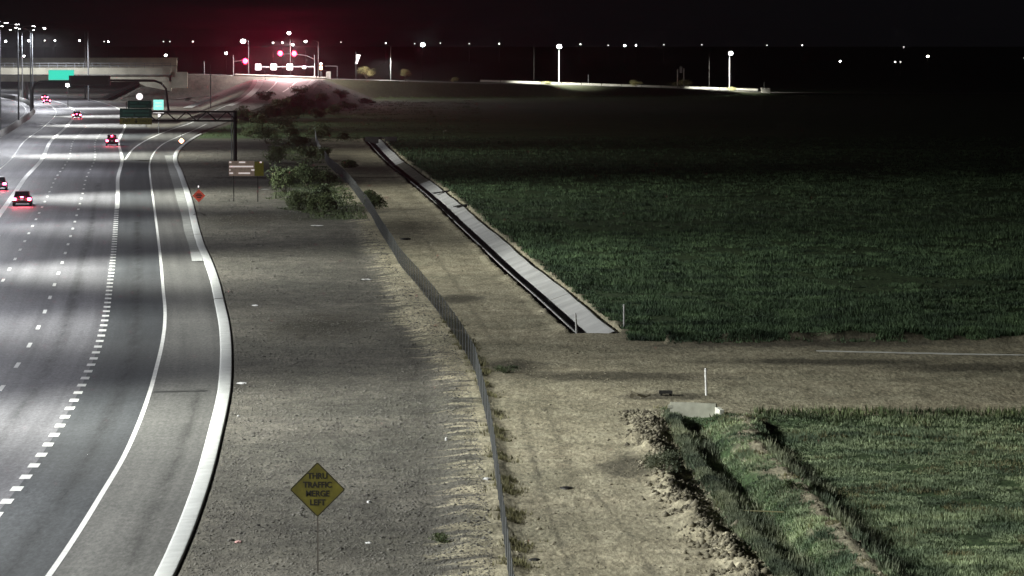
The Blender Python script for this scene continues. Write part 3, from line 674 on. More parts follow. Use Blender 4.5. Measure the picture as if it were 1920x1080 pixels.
for (px, py, w, h, lab) in [
    (705, 392, 2.0, 1.9, 'dark round bush leaning over the fence beside the dirt track'), (690, 372, 1.2, .9, 'small pale weed clump behind the round fence bush'),
    (600, 400, 2.4, 2.2, 'dark bush at the near end of the roadside shrub row'), (565, 395, 2.8, 2.3, 'bushy shrub below and right of the brown sign'),
    (533, 362, 3.6, 3.5, 'tall leafy shrub just right of the brown sign'), (575, 350, 3.4, 3.0, 'broad shrub between the tall shrub and the fence'),
    (500, 270, 4.6, 3.4, 'wide pale shrub right of the gantry column'), (540, 262, 4.0, 2.6, 'rounded shrub between gantry column and fence end'), (620, 395, 1.2, 1.0, 'low bush touching the fence shadow strip'),
    (645, 262, 2.6, 1.4, 'low bush at the far end of the dirt track'), (655, 315, 2.0, 1.0, 'low scrub bush beyond the fence gap'),
    (470, 258, 4.2, 2.6, 'dark shrub just right of the gantry column top of the verge'), (600, 258, 4.5, 2.8, 'dark shrub at the far end of the fence'), (572, 300, 3.4, 2.2, 'round dark shrub half way up the roadside row'), (520, 305, 3.2, 2.6, 'shrub directly above the tall leafy shrub'),
    (605, 300, 2.8, 1.8, 'low dark shrub against the fence, half way up the row'), (612, 345, 2.4, 1.6, 'dark shrub against the fence, level with the brown sign'), (555, 275, 3.6, 2.4, 'shrub behind the round dark shrub'), (600, 372, 2.0, 1.5, 'shrub between the bushy shrub and the fence'), (825, 1014, .0, 0, ''), (1238, 880, .0, 0, '')]:
    if w: shrub('shrub', on(px, py), w, h, lab, 'shrub', group='shrubs along the roadside and fence', n_=1500, leaf=.17)
shrub('weed_clump', on(828, 1018), .75, .38, 'small green weed clump on the gravel near the bottom edge', 'weed', n_=500, leaf=.05)
shrub('tumbleweed', on(1243, 884), 1.45, .95, 'pale round tumbleweed on the ditch spoil', 'tumbleweed', M_grassd, n_=3600, leaf=.045)
shrub('tumbleweed', on(950, 700), 1.2, .42, 'flat dark tumbleweed caught at the fence bend', 'tumbleweed', M_leaf, n_=900, leaf=.05)
shrub('weed_clump', on(1488, 918), .8, .42, 'dark weed clump on the dirt berm right of the ditch', 'weed', M_leaf, n_=700, leaf=.05)
kk = 0
words = ['left end', 'second from the left end', 'third from the left end', 'middle left', 'middle', 'middle right', 'right middle', 'third from the right end', 'second from the right end', 'right end', 'behind the left end', 'high behind the middle', 'high near the ramp edge', 'highest at the ridge', 'highest and farthest right', 'lowest in front of the middle', 'on the right flank', 'farthest down the right flank']
for i, (px, py, w, h) in enumerate([(455, 222, 4, 2.8), (478, 236, 4, 3), (505, 222, 5, 3.2), (528, 205, 4.5, 3), (548, 228, 5, 3.4), (575, 200, 5, 3), (592, 222, 4.5, 3), (612, 195, 4.5, 2.8), (625, 215, 4, 2.4), (640, 185, 4, 2.4), (500, 190, 5, 2.6), (560, 178, 5, 2.4), (600, 172, 5, 2.2), (640, 168, 5, 2.0), (680, 172, 5, 1.8), (530, 245, 4.5, 3), (655, 205, 5, 2), (690, 195, 4, 1.6)]):
    shrub('bank_shrub', on(px, py), w, h, 'dark shrub on the exit ramp bank, ' + words[i] + ' of the thicket', 'shrub', group='shrubs covering the ramp bank', n_=1300, leaf=.2)
def dobp(px, py):
    lo, hi = 700., 1500.
    Y = 1090.
    for _ in range(8): Y = float(dob_near(at(px, Y))) + 1.2
    return Vector((at(px, Y), Y, float(dob_z(at(px, Y)))))
for (px, w, h, tr, lab) in [(687, 5.2, 4.6, .8, 'large round pale green tree beside the slanted white panel'), (760, 3.2, 3.8, 1.4, 'small thin grey green tree at the right end of the lit rubble wall'),
        (852, 2.6, 2.0, .4, 'small dim shrub alone between the two lengths of wall'), (1022, 3.4, 1.3, .2, 'low shrub behind the wall left of the bright lamp'),
        (1193, 4.0, 2.4, .4, 'pale bush behind the middle of the long wall'), (1279, 6.0, 3.4, .5, 'largest bright bush behind the long wall, below the twin posts'), (1371, 3.4, 1.7, .3, 'bush at the foot of the right bright street lamp')]:
    p = dobp(px, 0); shrub('roadside_tree', p + Vector((0, 3 if px > 800 else 0, -.2)), w, h, lab, 'tree', M_leafy, 'trees along the crossing street', tr, 1500, .16)

# ---------------------------------------------------------------- lamps
def spot(name, loc, W, parent, size=R(172), blend=.35, color=(1, 1, 1), rot=(0, 0, 0), r=.7):
    L = bpy.data.lights.new(name, 'SPOT'); L.energy = W; L.spot_size = size; L.spot_blend = blend; L.color = color; L.shadow_soft_size = r
    o = bpy.data.objects.new(name, L); link(o, parent); o.location = loc; o.rotation_euler = rot; return o
HP = 19.0
names = ['nearest'] + [q + ' along the row' for q in 'second added-third fourth added-fifth sixth added-seventh eighth added-ninth tenth added-eleventh twelfth thirteenth fourteenth fifteenth'.split()] + ['just before the bridge', 'just beyond the bridge', 'farthest of the row']
for i, y in enumerate(LAMP_Y):
    x = float(X1(y)) - 13.2
    o = empty('median_lamp', (x, y, 0), 'tall double arm street lamp on the freeway median, ' + names[i], 'street lamp', 'street lamps along the freeway median')
    P('pole', lambda bm: tube(bm, [(0, 0, 0), (0, 0, HP * .5), (0, 0, HP)], .17, 8, .09), M_steel, o)
    for sg in (1, -1):
        P('arm', lambda bm: tube(bm, [(0, 0, HP - .6), (sg * 1.0, 0, HP + .1), (sg * 2.6, 0, HP + .3)], .055, 6), M_steel, o)
        hd = P('lamp_head', lambda bm: box(bm, (sg * 3.0, 0, HP + .3), (.95, .38, .16)), M_steel, o)
        P('lens', lambda bm: box(bm, (sg * 3.05, 0, HP + .20), (.6, .3, .03)), M_lit, hd)
    if y in FILL_Y:
        spot('lamp_light', (3.05, 0, HP - .75), LAMP_W * .55, o, color=(.92, .94, 1.0))
        if y < 400: spot('flood_light', (3.5, 0, HP - 1.0), LAMP_W * .95, o, R(98), 1.0, (.98, 1.0, .91), (0, R(-62), R(-3)), r=.9)
        continue
    w = LAMP_W * {28: .3, 95: .75, 158: 1.0, 262: 1.0, 382: 1.05, 520: .95}.get(y, 1.0)
    spot('lamp_light', (3.05, 0, HP - .75), w * (.3 if y < 500 else .2 if y < 850 else .95), o, color=(.92, .94, 1.0))
    if y < 900: spot('flood_light', (3.5, 0, HP - 1.0), w * 2.7, o, R(98), 1.0, (.98, 1.0, .91), (0, R(-69 if y < 200 else -64 if y < 300 else (-62 if y < 450 else -48)), R(-3)), r=.9)

def dlamp(px, py, Y, m, label, size=.55, lit=False, z=None, pole=True, group='far street lamps along the horizon', face=True):
    zz = zat(py, Y); x = at(px, Y); z0 = gz(x, Y)
    o = empty('street_lamp', (x, Y, z0), label, 'street lamp', group); h = max(zz - z0, 3)
    if pole: P('pole', lambda bm: tube(bm, [(0, .3, 0), (0, .3, h)], .11, 6, .07), M_dsteel if not lit or lit > 55000 else M_white, o)
    P('lamp_head', lambda bm: (box(bm, (0, .35, h + .1), (size * 1.2, .5, .12)), ), M_dsteel, o)
    P('lens', lambda bm: bmesh.ops.create_uvsphere(bm, u_segments=8, v_segments=6, radius=size * .5, matrix=Matrix.Translation((0, -.1, h - size * .35)) @ Matrix.Diagonal((1, .7, .8, 1))), m, o, True)
    if lit:
        P('arm', lambda bm: tube(bm, [(0, .3, h - .3), (0, -2.5, h + .4), (0, -5.2, h + .3)], .06, 6), M_steel, o)
        for c_ in o.children:
            if c_.name.startswith(('lamp_head', 'lens')): c_.location.y = -5.4
        if lit > 55000: spot('lamp_light', (0, -6.4, h - 2.2), lit, o, R(178), .1, (1, .98, .88), r=.7)
        else: spot('lamp_light', (0, -5.4, h - 2.2), lit, o, R(112), .5, (1, .98, .88), (R(44), 0, 0), r=.6)
    return o
dlamp(1048, 84, 1065, M_lit, 'brilliant white street lamp on a white pole behind the long wall, left of two', 1.45, 48000, group='bright lamps on the crossing street')
dlamp(1367, 97, 1090, M_lit, 'brilliant white street lamp on a white pole behind the long wall, right of two', 1.35, 36000, group='bright lamps on the crossing street')
dlamp(793, 81, 1500, M_lit, 'bright white street lamp in the dark, first large one right of the traffic signals', 1.9)
far = [(724, 80, 'd', 'dim far lamp just above the thin dark lamp pole'), (778, 81, 'v', 'faint far lamp left beside the bright white one'), (826, 80, 'v', 'faint far lamp right of the bright white one'), (880, 81, 'v', 'faint far lamp midway to the dark field edge'),
       (936, 81, 'd', 'dim far lamp alone, left of the dark tall pole'), (1088, 82, 'd', 'dim far lamp right of the left brilliant lamp'), (1171, 84, 'l', 'bright far lamp, left of a close pair'), (1192, 84, 'm', 'bright far lamp, right of a close pair'),
       (1244, 83, 'v', 'small far lamp above the twin posts'), (1140, 84, 'v', 'very faint far lamp left of the bright pair'), (1315, 83, 'v', 'very faint far lamp left of the right brilliant lamp'), (1437, 84, 'v', 'very faint far lamp above the end of the long wall'), (1503, 84, 'd', 'small far lamp right of the wall end, high'),
       (1574, 114, 'm', 'bright low lamp in the dark fields, leftmost of the low ones'), (1677, 115, 'd', 'small low lamp between two brighter low ones'), (1687, 115, 'v', 'faint low lamp touching the small low one'), (1738, 104, 'w', 'warm white low lamp farthest right'), (1693, 87, 'v', 'very faint far lamp high at the right'), (1919, 108, 'v', 'faint lamp at the right picture edge'),
       (0, 75, 'l', 'far lamp at the left picture edge'), (13, 76, 'l', 'far lamp second from the left picture edge'), (56, 75, 'l', 'bright far lamp above the bridge, left'), (86, 75, 'd', 'dim far lamp above the bridge, left of a pair'), (105, 75, 'm', 'far lamp above the bridge, over the bright green sign'), (151, 75, 'm', 'far lamp just left of the tall double poles'),
       (197, 77, 'v', 'faint far lamp right of the tall double poles'), (205, 77, 'm', 'far lamp right of the tall double poles, brighter of two'), (47, 104, 'm', 'lone lamp low over the bridge parapet'), (312, 102, 'l', 'bright lamp over the right end of the bridge'), (308, 77, 'v', 'faint far lamp over the right end of the bridge'), (320, 77, 'v', 'faintest far lamp right of the bridge end'),
       (363, 77, 'd', 'far lamp between bridge and signals'), (425, 98, 'l', 'bright small lamp left of the red signals'), (640, 78, 'v', 'faint far lamp right of the red signals')]
for px, py, k, lab in far:
    Y = 2600 if py < 90 else (1700 if py > 110 else 1500)
    if px < 700 and py > 90: Y = 1350
    mm, sz = {'l': (M_lit, 1.1), 'm': (M_lit, .75), 'd': (M_dim, .7), 'v': (M_vdim, .7), 'w': (M_litw, 1.1)}[k]
    dlamp(px, py, Y, mm, lab, sz * Y / 1500 * (1 if py > 90 else .85))
def pole(name, px, py0, Y, py1, label, cat='pole', r=.11, m=M_dsteel, arm=None):
    x = at(px, Y); z0 = zat(py1, Y); h = zat(py0, Y) - z0; z0g = min(z0, gz(x, Y)) ; o = empty(name, (x, Y, z0g), label, cat)
    h += z0 - z0g
    P('shaft', lambda bm: tube(bm, [(0, 0, 0), (0, 0, h)], r, 8, r * .75), m, o)
    if arm: P('arm', lambda bm: (tube(bm, [(0, 0, h - .4), (arm * .4, 0, h + .2), (arm, 0, h + .4)], .06, 6), box(bm, (arm * 1.15, 0, h + .38), (.7, .3, .14))), m, o)
    return o
LP = pole('lamp_pole', 733, 86, 1085, 151, 'thin grey lamp pole with unlit arm over the rubble wall', 'lamp pole', .13, M_steel, -1.4)
pole('lamp_pole', 1001, 86, 1085, 153, 'dark unlit pole left of the left brilliant lamp', 'pole')
pole('lamp_pole', 1329, 95, 1095, 162, 'dark unlit pole left of the right brilliant lamp', 'pole')
pole('short_post', 1103, 140, 1095, 155, 'short pale post behind the long wall', 'post', .16, M_steel)
pole('short_post', 1432, 153, 1106, 168, 'short dark post on the end block of the wall', 'post', .09)
pole('utility_pole', 161, 60, 1015, 112, 'tall pale pole above the bridge, left of a close pair', 'pole', .2, M_steel)
pole('utility_pole', 167, 60, 985, 142, 'tall pale pole in front of the bridge, right of a close pair', 'pole', .2, M_steel)
pole('short_post', 325, 108, 1035, 134, 'pale post at the right end of the bridge', 'post', .15, M_steel)
pole('short_post', 384, 115, 1040, 141, 'pale post on the crossing street behind the thin wall', 'post', .2, M_steel)
pole('street_sign_post', 498, 131, 1000, 171, 'thin post standing in the exit ramp mouth', 'post', .1, M_steel)
o = pole('lamp_pole', 395.5, 120, 830, 188, 'thin lamp pole on the slope left of the ramp', 'pole', .11, M_steel)
# twin-post panel
p = dobp(1277, 0); o = empty('twin_post_panel', (p.x, p.y + 4, p.z), 'pale panel on two posts rising out of the largest bush', 'sign')
for dx, t_ in ((-.95, 5.8), (.95, 6.2)): P('post', lambda bm: tube(bm, [(dx, 0, 0), (dx, 0, t_)], .16, 6), M_conc, o)
P('panel', lambda bm: (box(bm, (.05, -.1, 5.7), (.75, .1, 1.8)),), M_conc, o)
# slanted panel
p = dobp(668, 0); o = empty('slanted_panel', (p.x, p.y, p.z), 'bright white slanted panel on a thin dark post', 'panel')
P('post', lambda bm: tube(bm, [(0, 0, 0), (0, 0, 8)], .07, 6), M_steel, o)
def fn(bm):
    vs_ = [bm.verts.new(q) for q in [(-.2, 0, 4.6), (.35, 0, 4.5), (1.35, 0, 7.1), (.1, 0, 7.2)]]; f_ = bm.faces.new(vs_)
    r_ = bmesh.ops.extrude_face_region(bm, geom=[f_]); bmesh.ops.translate(bm, verts=[e for e in r_['geom'] if isinstance(e, bmesh.types.BMVert)], vec=(0, .12, 0))
P('panel_face', fn, M_whitelit, o)

# ---------------------------------------------------------------- walls on the crossing street
def wall_run(name, pxa, pxb, z0a, z1a, label, cat='wall', n_=8, m=M_conc, rough=0):
    pa, pb = dobp(pxa, 0), dobp(pxb, 0); o = empty(name, pa, label, cat)
    dy_ = 11 if pxa > 800 else -2.6; pa = pa + Vector((0, dy_, 0)); pb = pb + Vector((0, dy_, 0))
    for i in range(n_):
        a = pa.lerp(pb, i / n_); b = pa.lerp(pb, (i + 1) / n_ - .002)
        za = zat(z0a + (z1a - z0a) * i / n_, a.y); zb = zat(z0a + (z1a - z0a) * (i + 1) / n_, b.y)
        h = .62 if not rough else random.uniform(.45, .8)
        V = [(a.x, a.y, za), (b.x, b.y, zb), (b.x, b.y, zb - h), (a.x, a.y, za - h), (a.x, a.y + .35, za), (b.x, b.y + .35, zb), (b.x, b.y + .35, zb - h), (a.x, a.y + .35, za - h)]
        V = [Vector(q) - o.location for q in V]
        me = bpy.data.meshes.new('wall_section'); me.from_pydata(V, [], [(0, 3, 2, 1), (4, 5, 6, 7), (0, 1, 5, 4), (3, 7, 6, 2), (0, 4, 7, 3), (1, 2, 6, 5)]); me.materials.append(m)
        link(bpy.data.objects.new('wall_section', me), o)
    return o
M_wallw = mat('pale_wall', (.62, .62, .55), .85, 0, .12, .4)
wall_run('roadside_wall', 900, 1426, 149.5, 166.5, 'long low pale wall of the crossing street below the two brilliant lamps', n_=14, m=M_wallw)
wall_run('roadside_wall', 1442, 1580, 174.5, 179.5, 'low kerb like wall trailing off right of the wall end block', n_=5, m=M_wallw)
wall_run('roadside_wall', 698, 763, 151.5, 152.5, 'short broken rubble wall under the thin grey lamp pole', n_=8, m=M_wallw, rough=1)
wall_run('roadside_wall', 347, 440, 138.5, 142.5, 'thin bright wall between bridge and traffic signals', n_=4, m=M_wallw)
p = dobp(1434, 0); o = empty('wall_end_block', (p.x, p.y - 2, zat(177, p.y)), 'pale square end block of the long wall', 'wall block')
P('block', lambda bm: box(bm, (0, 0, .9), (2.7, 1.2, 1.8)), M_wallw, o); P('cap', lambda bm: box(bm, (0, 0, 1.85), (2.85, 1.35, .1)), M_wallw, o)

# ---------------------------------------------------------------- bridge
YB = 1000.0; br = empty('overpass_bridge', (at(120, YB), YB, 0), 'wide pale concrete overpass crossing the freeway in the distance', 'bridge')
bx = br.location.x
def brbox(name, x0, x1, pt, pb_, y0, y1, m): return P(name, lambda bm: box(bm, ((x0 + x1) / 2 - bx, (y0 + y1) / 2, (zat(pt, YB) + zat(pb_, YB)) / 2), (x1 - x0, y1 - y0, zat(pt, YB) - zat(pb_, YB))), m, br)
xl, xr = at(-250, YB), at(322, YB)
brbox('girder', xl, xr, 141.5, 153, .4, 1.2, M_girder)
for k in range(1, 7): brbox('girder', xl, xr, 141.5, 153, 2.6 * k, 2.6 * k + .7, M_girder)
brbox('deck', xl, xr, 139.5, 141.3, -.5, 17.5, M_conc_d)
brbox('parapet', xl, xr, 127, 139.3, -.3, .0, M_girder)
brbox('parapet', xl, xr, 124.5, 139.3, 17, 17.3, M_girder)
for py in (123.5, 118.5): brbox('rail', xl, xr, py - .5, py + .4, -.2, -.12, M_steel)
def fn(bm):
    x = xl
    while x < xr: box(bm, (x - bx, -.16, zat(118, YB) * .5 + zat(127, YB) * .5), (.12, .12, zat(118, YB) - zat(127, YB))); x += 2.4
o = P('rail_posts', fn, M_steel, br); o['kind'] = 'stuff'
brbox('back_wall', at(-250, YB), at(318, YB), 109, 124, 24, 24.4, M_girder)
# abutment face and slope paving
brbox('abutment', at(262, YB), xr, 141.5, 190, .6, 16.5, M_girder)
def fn(bm):
    a, b = at(198, YB), at(262, YB); z1 = zat(156, YB)
    vs_ = [bm.verts.new(q) for q in [(a - bx, -1, .02), (b - bx, -1, z1), (b - bx, 17, z1), (a - bx, 17, .02)]]; bm.faces.new(vs_)
P('slope_paving', fn, M_conc_d, br)
for q in (2.5, 8, 13.5): P('pier_column', lambda bm: tube(bm, [(at(38, YB) - bx, q, 0), (at(38, YB) - bx, q, zat(152, YB))], .6, 12), M_conc_d, br)
P('wing_wall', lambda bm: (box(bm, (at(335, YB) - bx, .8, zat(150, YB)), (at(352, YB) - at(318, YB), .8, zat(135, YB) - zat(165, YB))),), M_girder, br)

# ---------------------------------------------------------------- far arched gantry + message board
YG = 833.0; ga = empty('arched_gantry', (at(62, YG), YG, 0), 'dark arched sign gantry over the far lanes before the bridge', 'gantry')
gx = ga.location.x; Z = lambda py: zat(py, YG); GXp = lambda px: at(px, YG) - gx
P('left_column', lambda bm: tube(bm, [(0, 0, 0), (0, 0, Z(170)), (GXp(66), 0, Z(160)), (GXp(76), 0, Z(153))], .3, 8), M_dsteel, ga)
P('beam', lambda bm: tube(bm, [(GXp(76), 0, Z(153)), (GXp(120), 0, Z(151.5)), (GXp(200), 0, Z(150.5)), (GXp(290), 0, Z(151)), (GXp(303), 0, Z(156)), (GXp(312), 0, Z(166)), (GXp(317), 0, 0)], .26, 8), M_dsteel, ga)
o = empty('message_board', (at(170, YG), YG - .7, Z(160)), 'unlit black electronic message board on the arched gantry', 'message board')
P('cabinet', lambda bm: box(bm, (0, 0, (Z(141.5) - Z(160)) / 2), (at(208, YG) - at(131, YG), 1.0, Z(141.5) - Z(160))), M_dsteel, o)
P('screen', lambda bm: box(bm, (0, -.52, (Z(141.5) - Z(160)) / 2), (at(204, YG) - at(135, YG), .03, (Z(143) - Z(158.5)))), M_black, o)
P('hanger', lambda bm: [box(bm, (q, .55, (Z(141.5) - Z(160)) / 2), (.15, .15, Z(140) - Z(161))) for q in (-3.5, 0, 3.5)], M_dsteel, o)
o = empty('guide_sign', (at(117, YG), YG - .6, Z(150)), 'glowing green guide sign on the arched gantry', 'sign')
wS = at(141, YG) - at(93, YG); hS = Z(131) - Z(150)
P('panel', lambda bm: box(bm, (0, 0, hS / 2), (wS, .06, hS)), M_cyan, o)
P('border', lambda bm: [box(bm, c_, s_) for c_, s_ in [((0, -.05, .08), (wS, .03, .1)), ((0, -.05, hS - .08), (wS, .03, .1)), ((-wS / 2 + .08, -.05, hS / 2), (.1, .03, hS - .3)), ((wS / 2 - .08, -.05, hS / 2), (.1, .03, hS - .3))]], M_cyan2, o)
P('bracket', lambda bm: [box(bm, (q, .15, hS / 2 - .2), (.12, .15, hS)) for q in (-1.6, 1.6)], M_dsteel, o)
dlamp(128, 157, 900, M_lit, 'small bright lamp low under the bridge beside the message board', 1.0)

# ---------------------------------------------------------------- near truss gantry
YT = 441.0; tz = lambda py: zat(py, YT)
tg = empty('truss_gantry', (at(441, YT), YT, 0), 'dark steel truss sign gantry reaching over the ramp from a thick column', 'gantry')
tx = tg.location.x; TX = lambda px: at(px, YT) - tx
P('column', lambda bm: tube(bm, [(0, 0, 0), (0, 0, tz(207))], .24, 12), M_dsteel, tg)
P('conduit', lambda bm: tube(bm, [(TX(434.5), 0, .0), (TX(434.5), 0, tz(212))], .05, 6), M_steel, tg)
z1, z0 = tz(209.5), tz(226.5); xa, xb = TX(236), TX(445)
for y in (-.45, .45):
    for zz in (z1, z0): P('chord', lambda bm: tube(bm, [(xa, y, zz), (xb, y, zz)], .10, 8), M_dsteel, tg)
nx_ = 11
for i in range(nx_):
    a = xa + (xb - xa) * i / nx_; b = xa + (xb - xa) * (i + 1) / nx_
    for y in (-.45, .45): P('brace', lambda bm: tube(bm, [(a, y, z0 if i % 2 else z1), (b, y, z1 if i % 2 else z0)], .045, 6), M_dsteel, tg)
    P('brace', lambda bm: tube(bm, [(a, -.45, z1), (b, .45, z1)], .03, 5), M_dsteel, tg)
o = empty('overhead_sign', (at(257, YT), YT - .75, tz(233)), 'dark green overhead exit sign with a yellow strip, left end of the truss', 'sign')
SX = lambda px: at(px, YT) - o.location.x; SZ = lambda py: tz(py) - tz(233)
def rect(a, b, t_, d_, y, th, m, nm): return P(nm, lambda bm: box(bm, ((SX(a) + SX(b)) / 2, y, (SZ(t_) + SZ(d_)) / 2), (SX(b) - SX(a), th, SZ(t_) - SZ(d_))), m, o)
rect(226.5, 286.5, 203, 220.5, 0, .05, M_green, 'green_panel'); rect(241, 286.5, 188.5, 202.8, 0, .05, M_green, 'green_panel')
ys_ = rect(226.5, 286.5, 221, 233, 0, .05, M_ygreen, 'yellow_strip')
M_lgreen = mat('dull_green_legend', (.05, .20, .15), .6)
for a, b, t_, d_ in [(246, 260, 191, 194), (263, 281, 191, 194), (246, 275, 197, 200), (232, 281, 206.5, 210), (232, 252, 213.5, 217), (256, 281, 213.5, 217)]: rect(a, b, t_, d_, -.035, .01, M_lgreen, 'legend_bar')
M_ink = mat('dark_legend', (.03, .028, .01), .7)
ya = (SZ(221) + SZ(233)) / 2
def fn(bm): box(bm, (SX(257), -.035, ya + .10), (.14, .012, .32)); v3 = [bm.verts.new(q) for q in [(SX(257) - .22, -.036, ya), (SX(257) + .22, -.036, ya), (SX(257), -.036, ya - .28)]]; bm.faces.new(v3)
P('down_arrow', fn, M_ink, ys_)
text('lettering', 'EXIT', .46, (SX(239.5), -.035, ya), M_ink, ys_); text('lettering', 'ONLY', .46, (SX(273), -.035, ya), M_ink, ys_)
P('bracket', lambda bm: [box(bm, (q, .2, SZ(212)), (.08, .12, SZ(190) - SZ(233))) for q in (-1.2, .6, 1.4)], M_dsteel, o)
# gore signs behind the truss
YQ = 640.0; o = empty('exit_gore_sign', (at(298, YQ), YQ, 0), 'small pale green sign on a post behind the truss gantry', 'sign')
P('post', lambda bm: tube(bm, [(0, .06, 0), (0, .06, zat(190, YQ))], .06, 6), M_steel, o)
P('panel', lambda bm: box(bm, (0, 0, zat(196.5, YQ)), (1.8, .05, zat(187, YQ) - zat(206, YQ))), M_cyan2, o)
P('legend_bar', lambda bm: [box(bm, (0, -.04, zat(q, YQ)), (1.1, .01, .16)) for q in (193, 199)], M_white, o)
P('lower_plate', lambda bm: box(bm, (0, 0, zat(210.5, YQ)), (1.9, .05, .22)), M_whitelit, o)
P('reflector', lambda bm: box(bm, (.1, 0, zat(216.5, YQ)), (.4, .05, .5)), M_whitelit, o)
YW = 700.; o = empty('route_marker', (at(262.5, YW), YW, 0), 'bright white rounded route marker above the dark green sign', 'sign')
P('post', lambda bm: tube(bm, [(0, .06, 0), (0, .06, zat(182, YW))], .06, 6), M_steel, o)
P('panel', lambda bm: (bmesh.ops.create_circle(bm, cap_ends=True, segments=8, radius=.68, matrix=Matrix.Translation((0, -.02, zat(181, YW))) @ Matrix.Rotation(R(90), 4, 'X') @ Matrix.Rotation(R(22.5), 4, 'Z'))), M_whitelit, o)
M_lightpost = M_whitelit

# ---------------------------------------------------------------- brown sign
YS = 371.; sz_ = lambda py: zat(py, YS)
o = empty('text_sign', (at(461, YS), YS, gz(at(461, YS), YS)), 'wide brown sign with four glinting white lines on two posts', 'sign')
sx_ = lambda px: at(px, YS) - o.location.x; z0o = o.location.z
P('panel', lambda bm: box(bm, ((sx_(429) + sx_(477)) / 2, 0, (sz_(302) + sz_(330)) / 2 - z0o), (sx_(477) - sx_(429), .05, sz_(302) - sz_(330))), M_brown, o)
P('side_panel', lambda bm: box(bm, ((sx_(477) + sx_(494)) / 2 + .01, 0.03, (sz_(303) + sz_(330)) / 2 - z0o), (sx_(494) - sx_(477), .05, sz_(303) - sz_(330))), M_ygreen, o)
for q in (438, 483): P('post', lambda bm: box(bm, (sx_(q), .08, (sz_(305) - z0o) / 2 - .1), (.09, .08, sz_(305) - z0o + .2)), M_dsteel, o)
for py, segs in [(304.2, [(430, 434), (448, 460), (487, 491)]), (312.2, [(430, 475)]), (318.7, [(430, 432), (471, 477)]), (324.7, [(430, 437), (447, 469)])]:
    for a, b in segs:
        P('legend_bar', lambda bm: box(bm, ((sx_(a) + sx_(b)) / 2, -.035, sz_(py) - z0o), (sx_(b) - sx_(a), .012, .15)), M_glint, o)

# ---------------------------------------------------------------- diamond signs
def rounded_diamond(bm, half, rad, y0, th):
    pts = []
    for k in range(4):
        a = k * math.pi / 2; cx, cz = math.cos(a) * (half - rad * 1.414), math.sin(a) * (half - rad * 1.414)
        for t_ in (-45, -22, 0, 22, 45): pts.append((cx + rad * math.cos(a + R(t_)), cz + rad * math.sin(a + R(t_))))
    F_ = [bm.verts.new((x, y0, z)) for x, z in pts]; B_ = [bm.verts.new((x, y0 + th, z)) for x, z in pts]; n_ = len(pts)
    bm.faces.new(F_); bm.faces.new(B_[::-1])
    for i in range(n_): bm.faces.new((F_[i], B_[i], B_[(i + 1) % n_], F_[(i + 1) % n_]))
def border(bm, half, w, y0, rad):
    o_ = []; i_ = []
    for h_, L_ in ((half, o_), (half - w * 1.414, i_)):
        r = rad if h_ == half else max(.01, rad - w)
        for k in range(4):
            a = k * math.pi / 2; cx, cz = math.cos(a) * (h_ - r * 1.414), math.sin(a) * (h_ - r * 1.414)
            for t_ in (-45, -22, 0, 22, 45): L_.append(bm.verts.new((cx + r * math.cos(a + R(t_)), y0, cz + r * math.sin(a + R(t_)))))
    for k in range(20): bm.faces.new((o_[k], i_[k], i_[(k + 1) % 20], o_[(k + 1) % 20]))
YM = 111.5; zc = zat(918, YM); xm = at(593, YM)
o = empty('merge_sign', (xm, YM, gz(xm, YM)), 'yellow diamond sign reading THRU TRAFFIC MERGE LEFT on the roadside gravel', 'sign'); zc -= o.location.z
ht = 52.5 / FPX * YM * 1.0
pl = P('panel', lambda bm: rounded_diamond(bm, ht, .06, 0, .012), M_yellow, o); pl.location.z = zc
b0 = P('border', lambda bm: border(bm, ht - .008, .028, -.004, .055), M_black, pl)
for k, w_ in enumerate(['THRU', 'TRAFFIC', 'MERGE', 'LEFT']):
    tt = text('lettering', w_, .255, (0, -.008, .42 - .275 * k), M_black, pl, bold=.006); tt.scale.x = .93
P('post', lambda bm: box(bm, (0, .05, (zc - .3) / 2), (.045, .045, zc + .5)), mat('rusted_post', (.09, .08, .07), .8), o)
p = un(373, 404); o = empty('rollup_sign', (p.x, p.y, gz(p.x, p.y)), 'faded orange red diamond roll up sign beside the kerb', 'sign')
P('vinyl_panel', lambda bm: rounded_diamond(bm, .62, .05, 0, .02), M_orange, o).location.z = zat(367, p.y) - o.location.z
P('legend_bar', lambda bm: [box(bm, (0, -.01, zat(367, p.y) - o.location.z + q), (w, .01, .10)) for q, w in ((.16, .42), (0, .62), (-.16, .42))], M_black, o)
P('mast', lambda bm: tube(bm, [(0, .05, .25), (0, .05, zat(350, p.y) - o.location.z)], .02, 5), M_steel, o)
P('flag', lambda bm: box(bm, (-.03, .05, zat(350, p.y) - o.location.z), (.10, .02, .16)), M_whitelit, o)
for a in (35, 145, 215, 325): P('leg', lambda bm: tube(bm, [(0, .05, .3), (.75 * math.cos(R(a)), .05 + .75 * math.sin(R(a)), .02)], .022, 5), M_dsteel, o)
p = un(341, 283); o = empty('orange_glow_sign', (p.x, p.y, .0), 'orange reflective sign with painted glow on a thin stand at the ramp bend', 'glow sign')
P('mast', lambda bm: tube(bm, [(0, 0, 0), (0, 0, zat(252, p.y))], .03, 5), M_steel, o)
P('sign_face_glow', lambda bm: rounded_diamond(bm, .42, .1, -.05, .08), M_amber, o).location = (-.05, 0, zat(264, p.y))  # reflecting sign panel, its glare put in as an emissive face
for a in (35, 145, 270): P('leg', lambda bm: tube(bm, [(0, 0, .4), (.5 * math.cos(R(a)), .5 * math.sin(R(a)), .02)], .025, 5), M_dsteel, o)

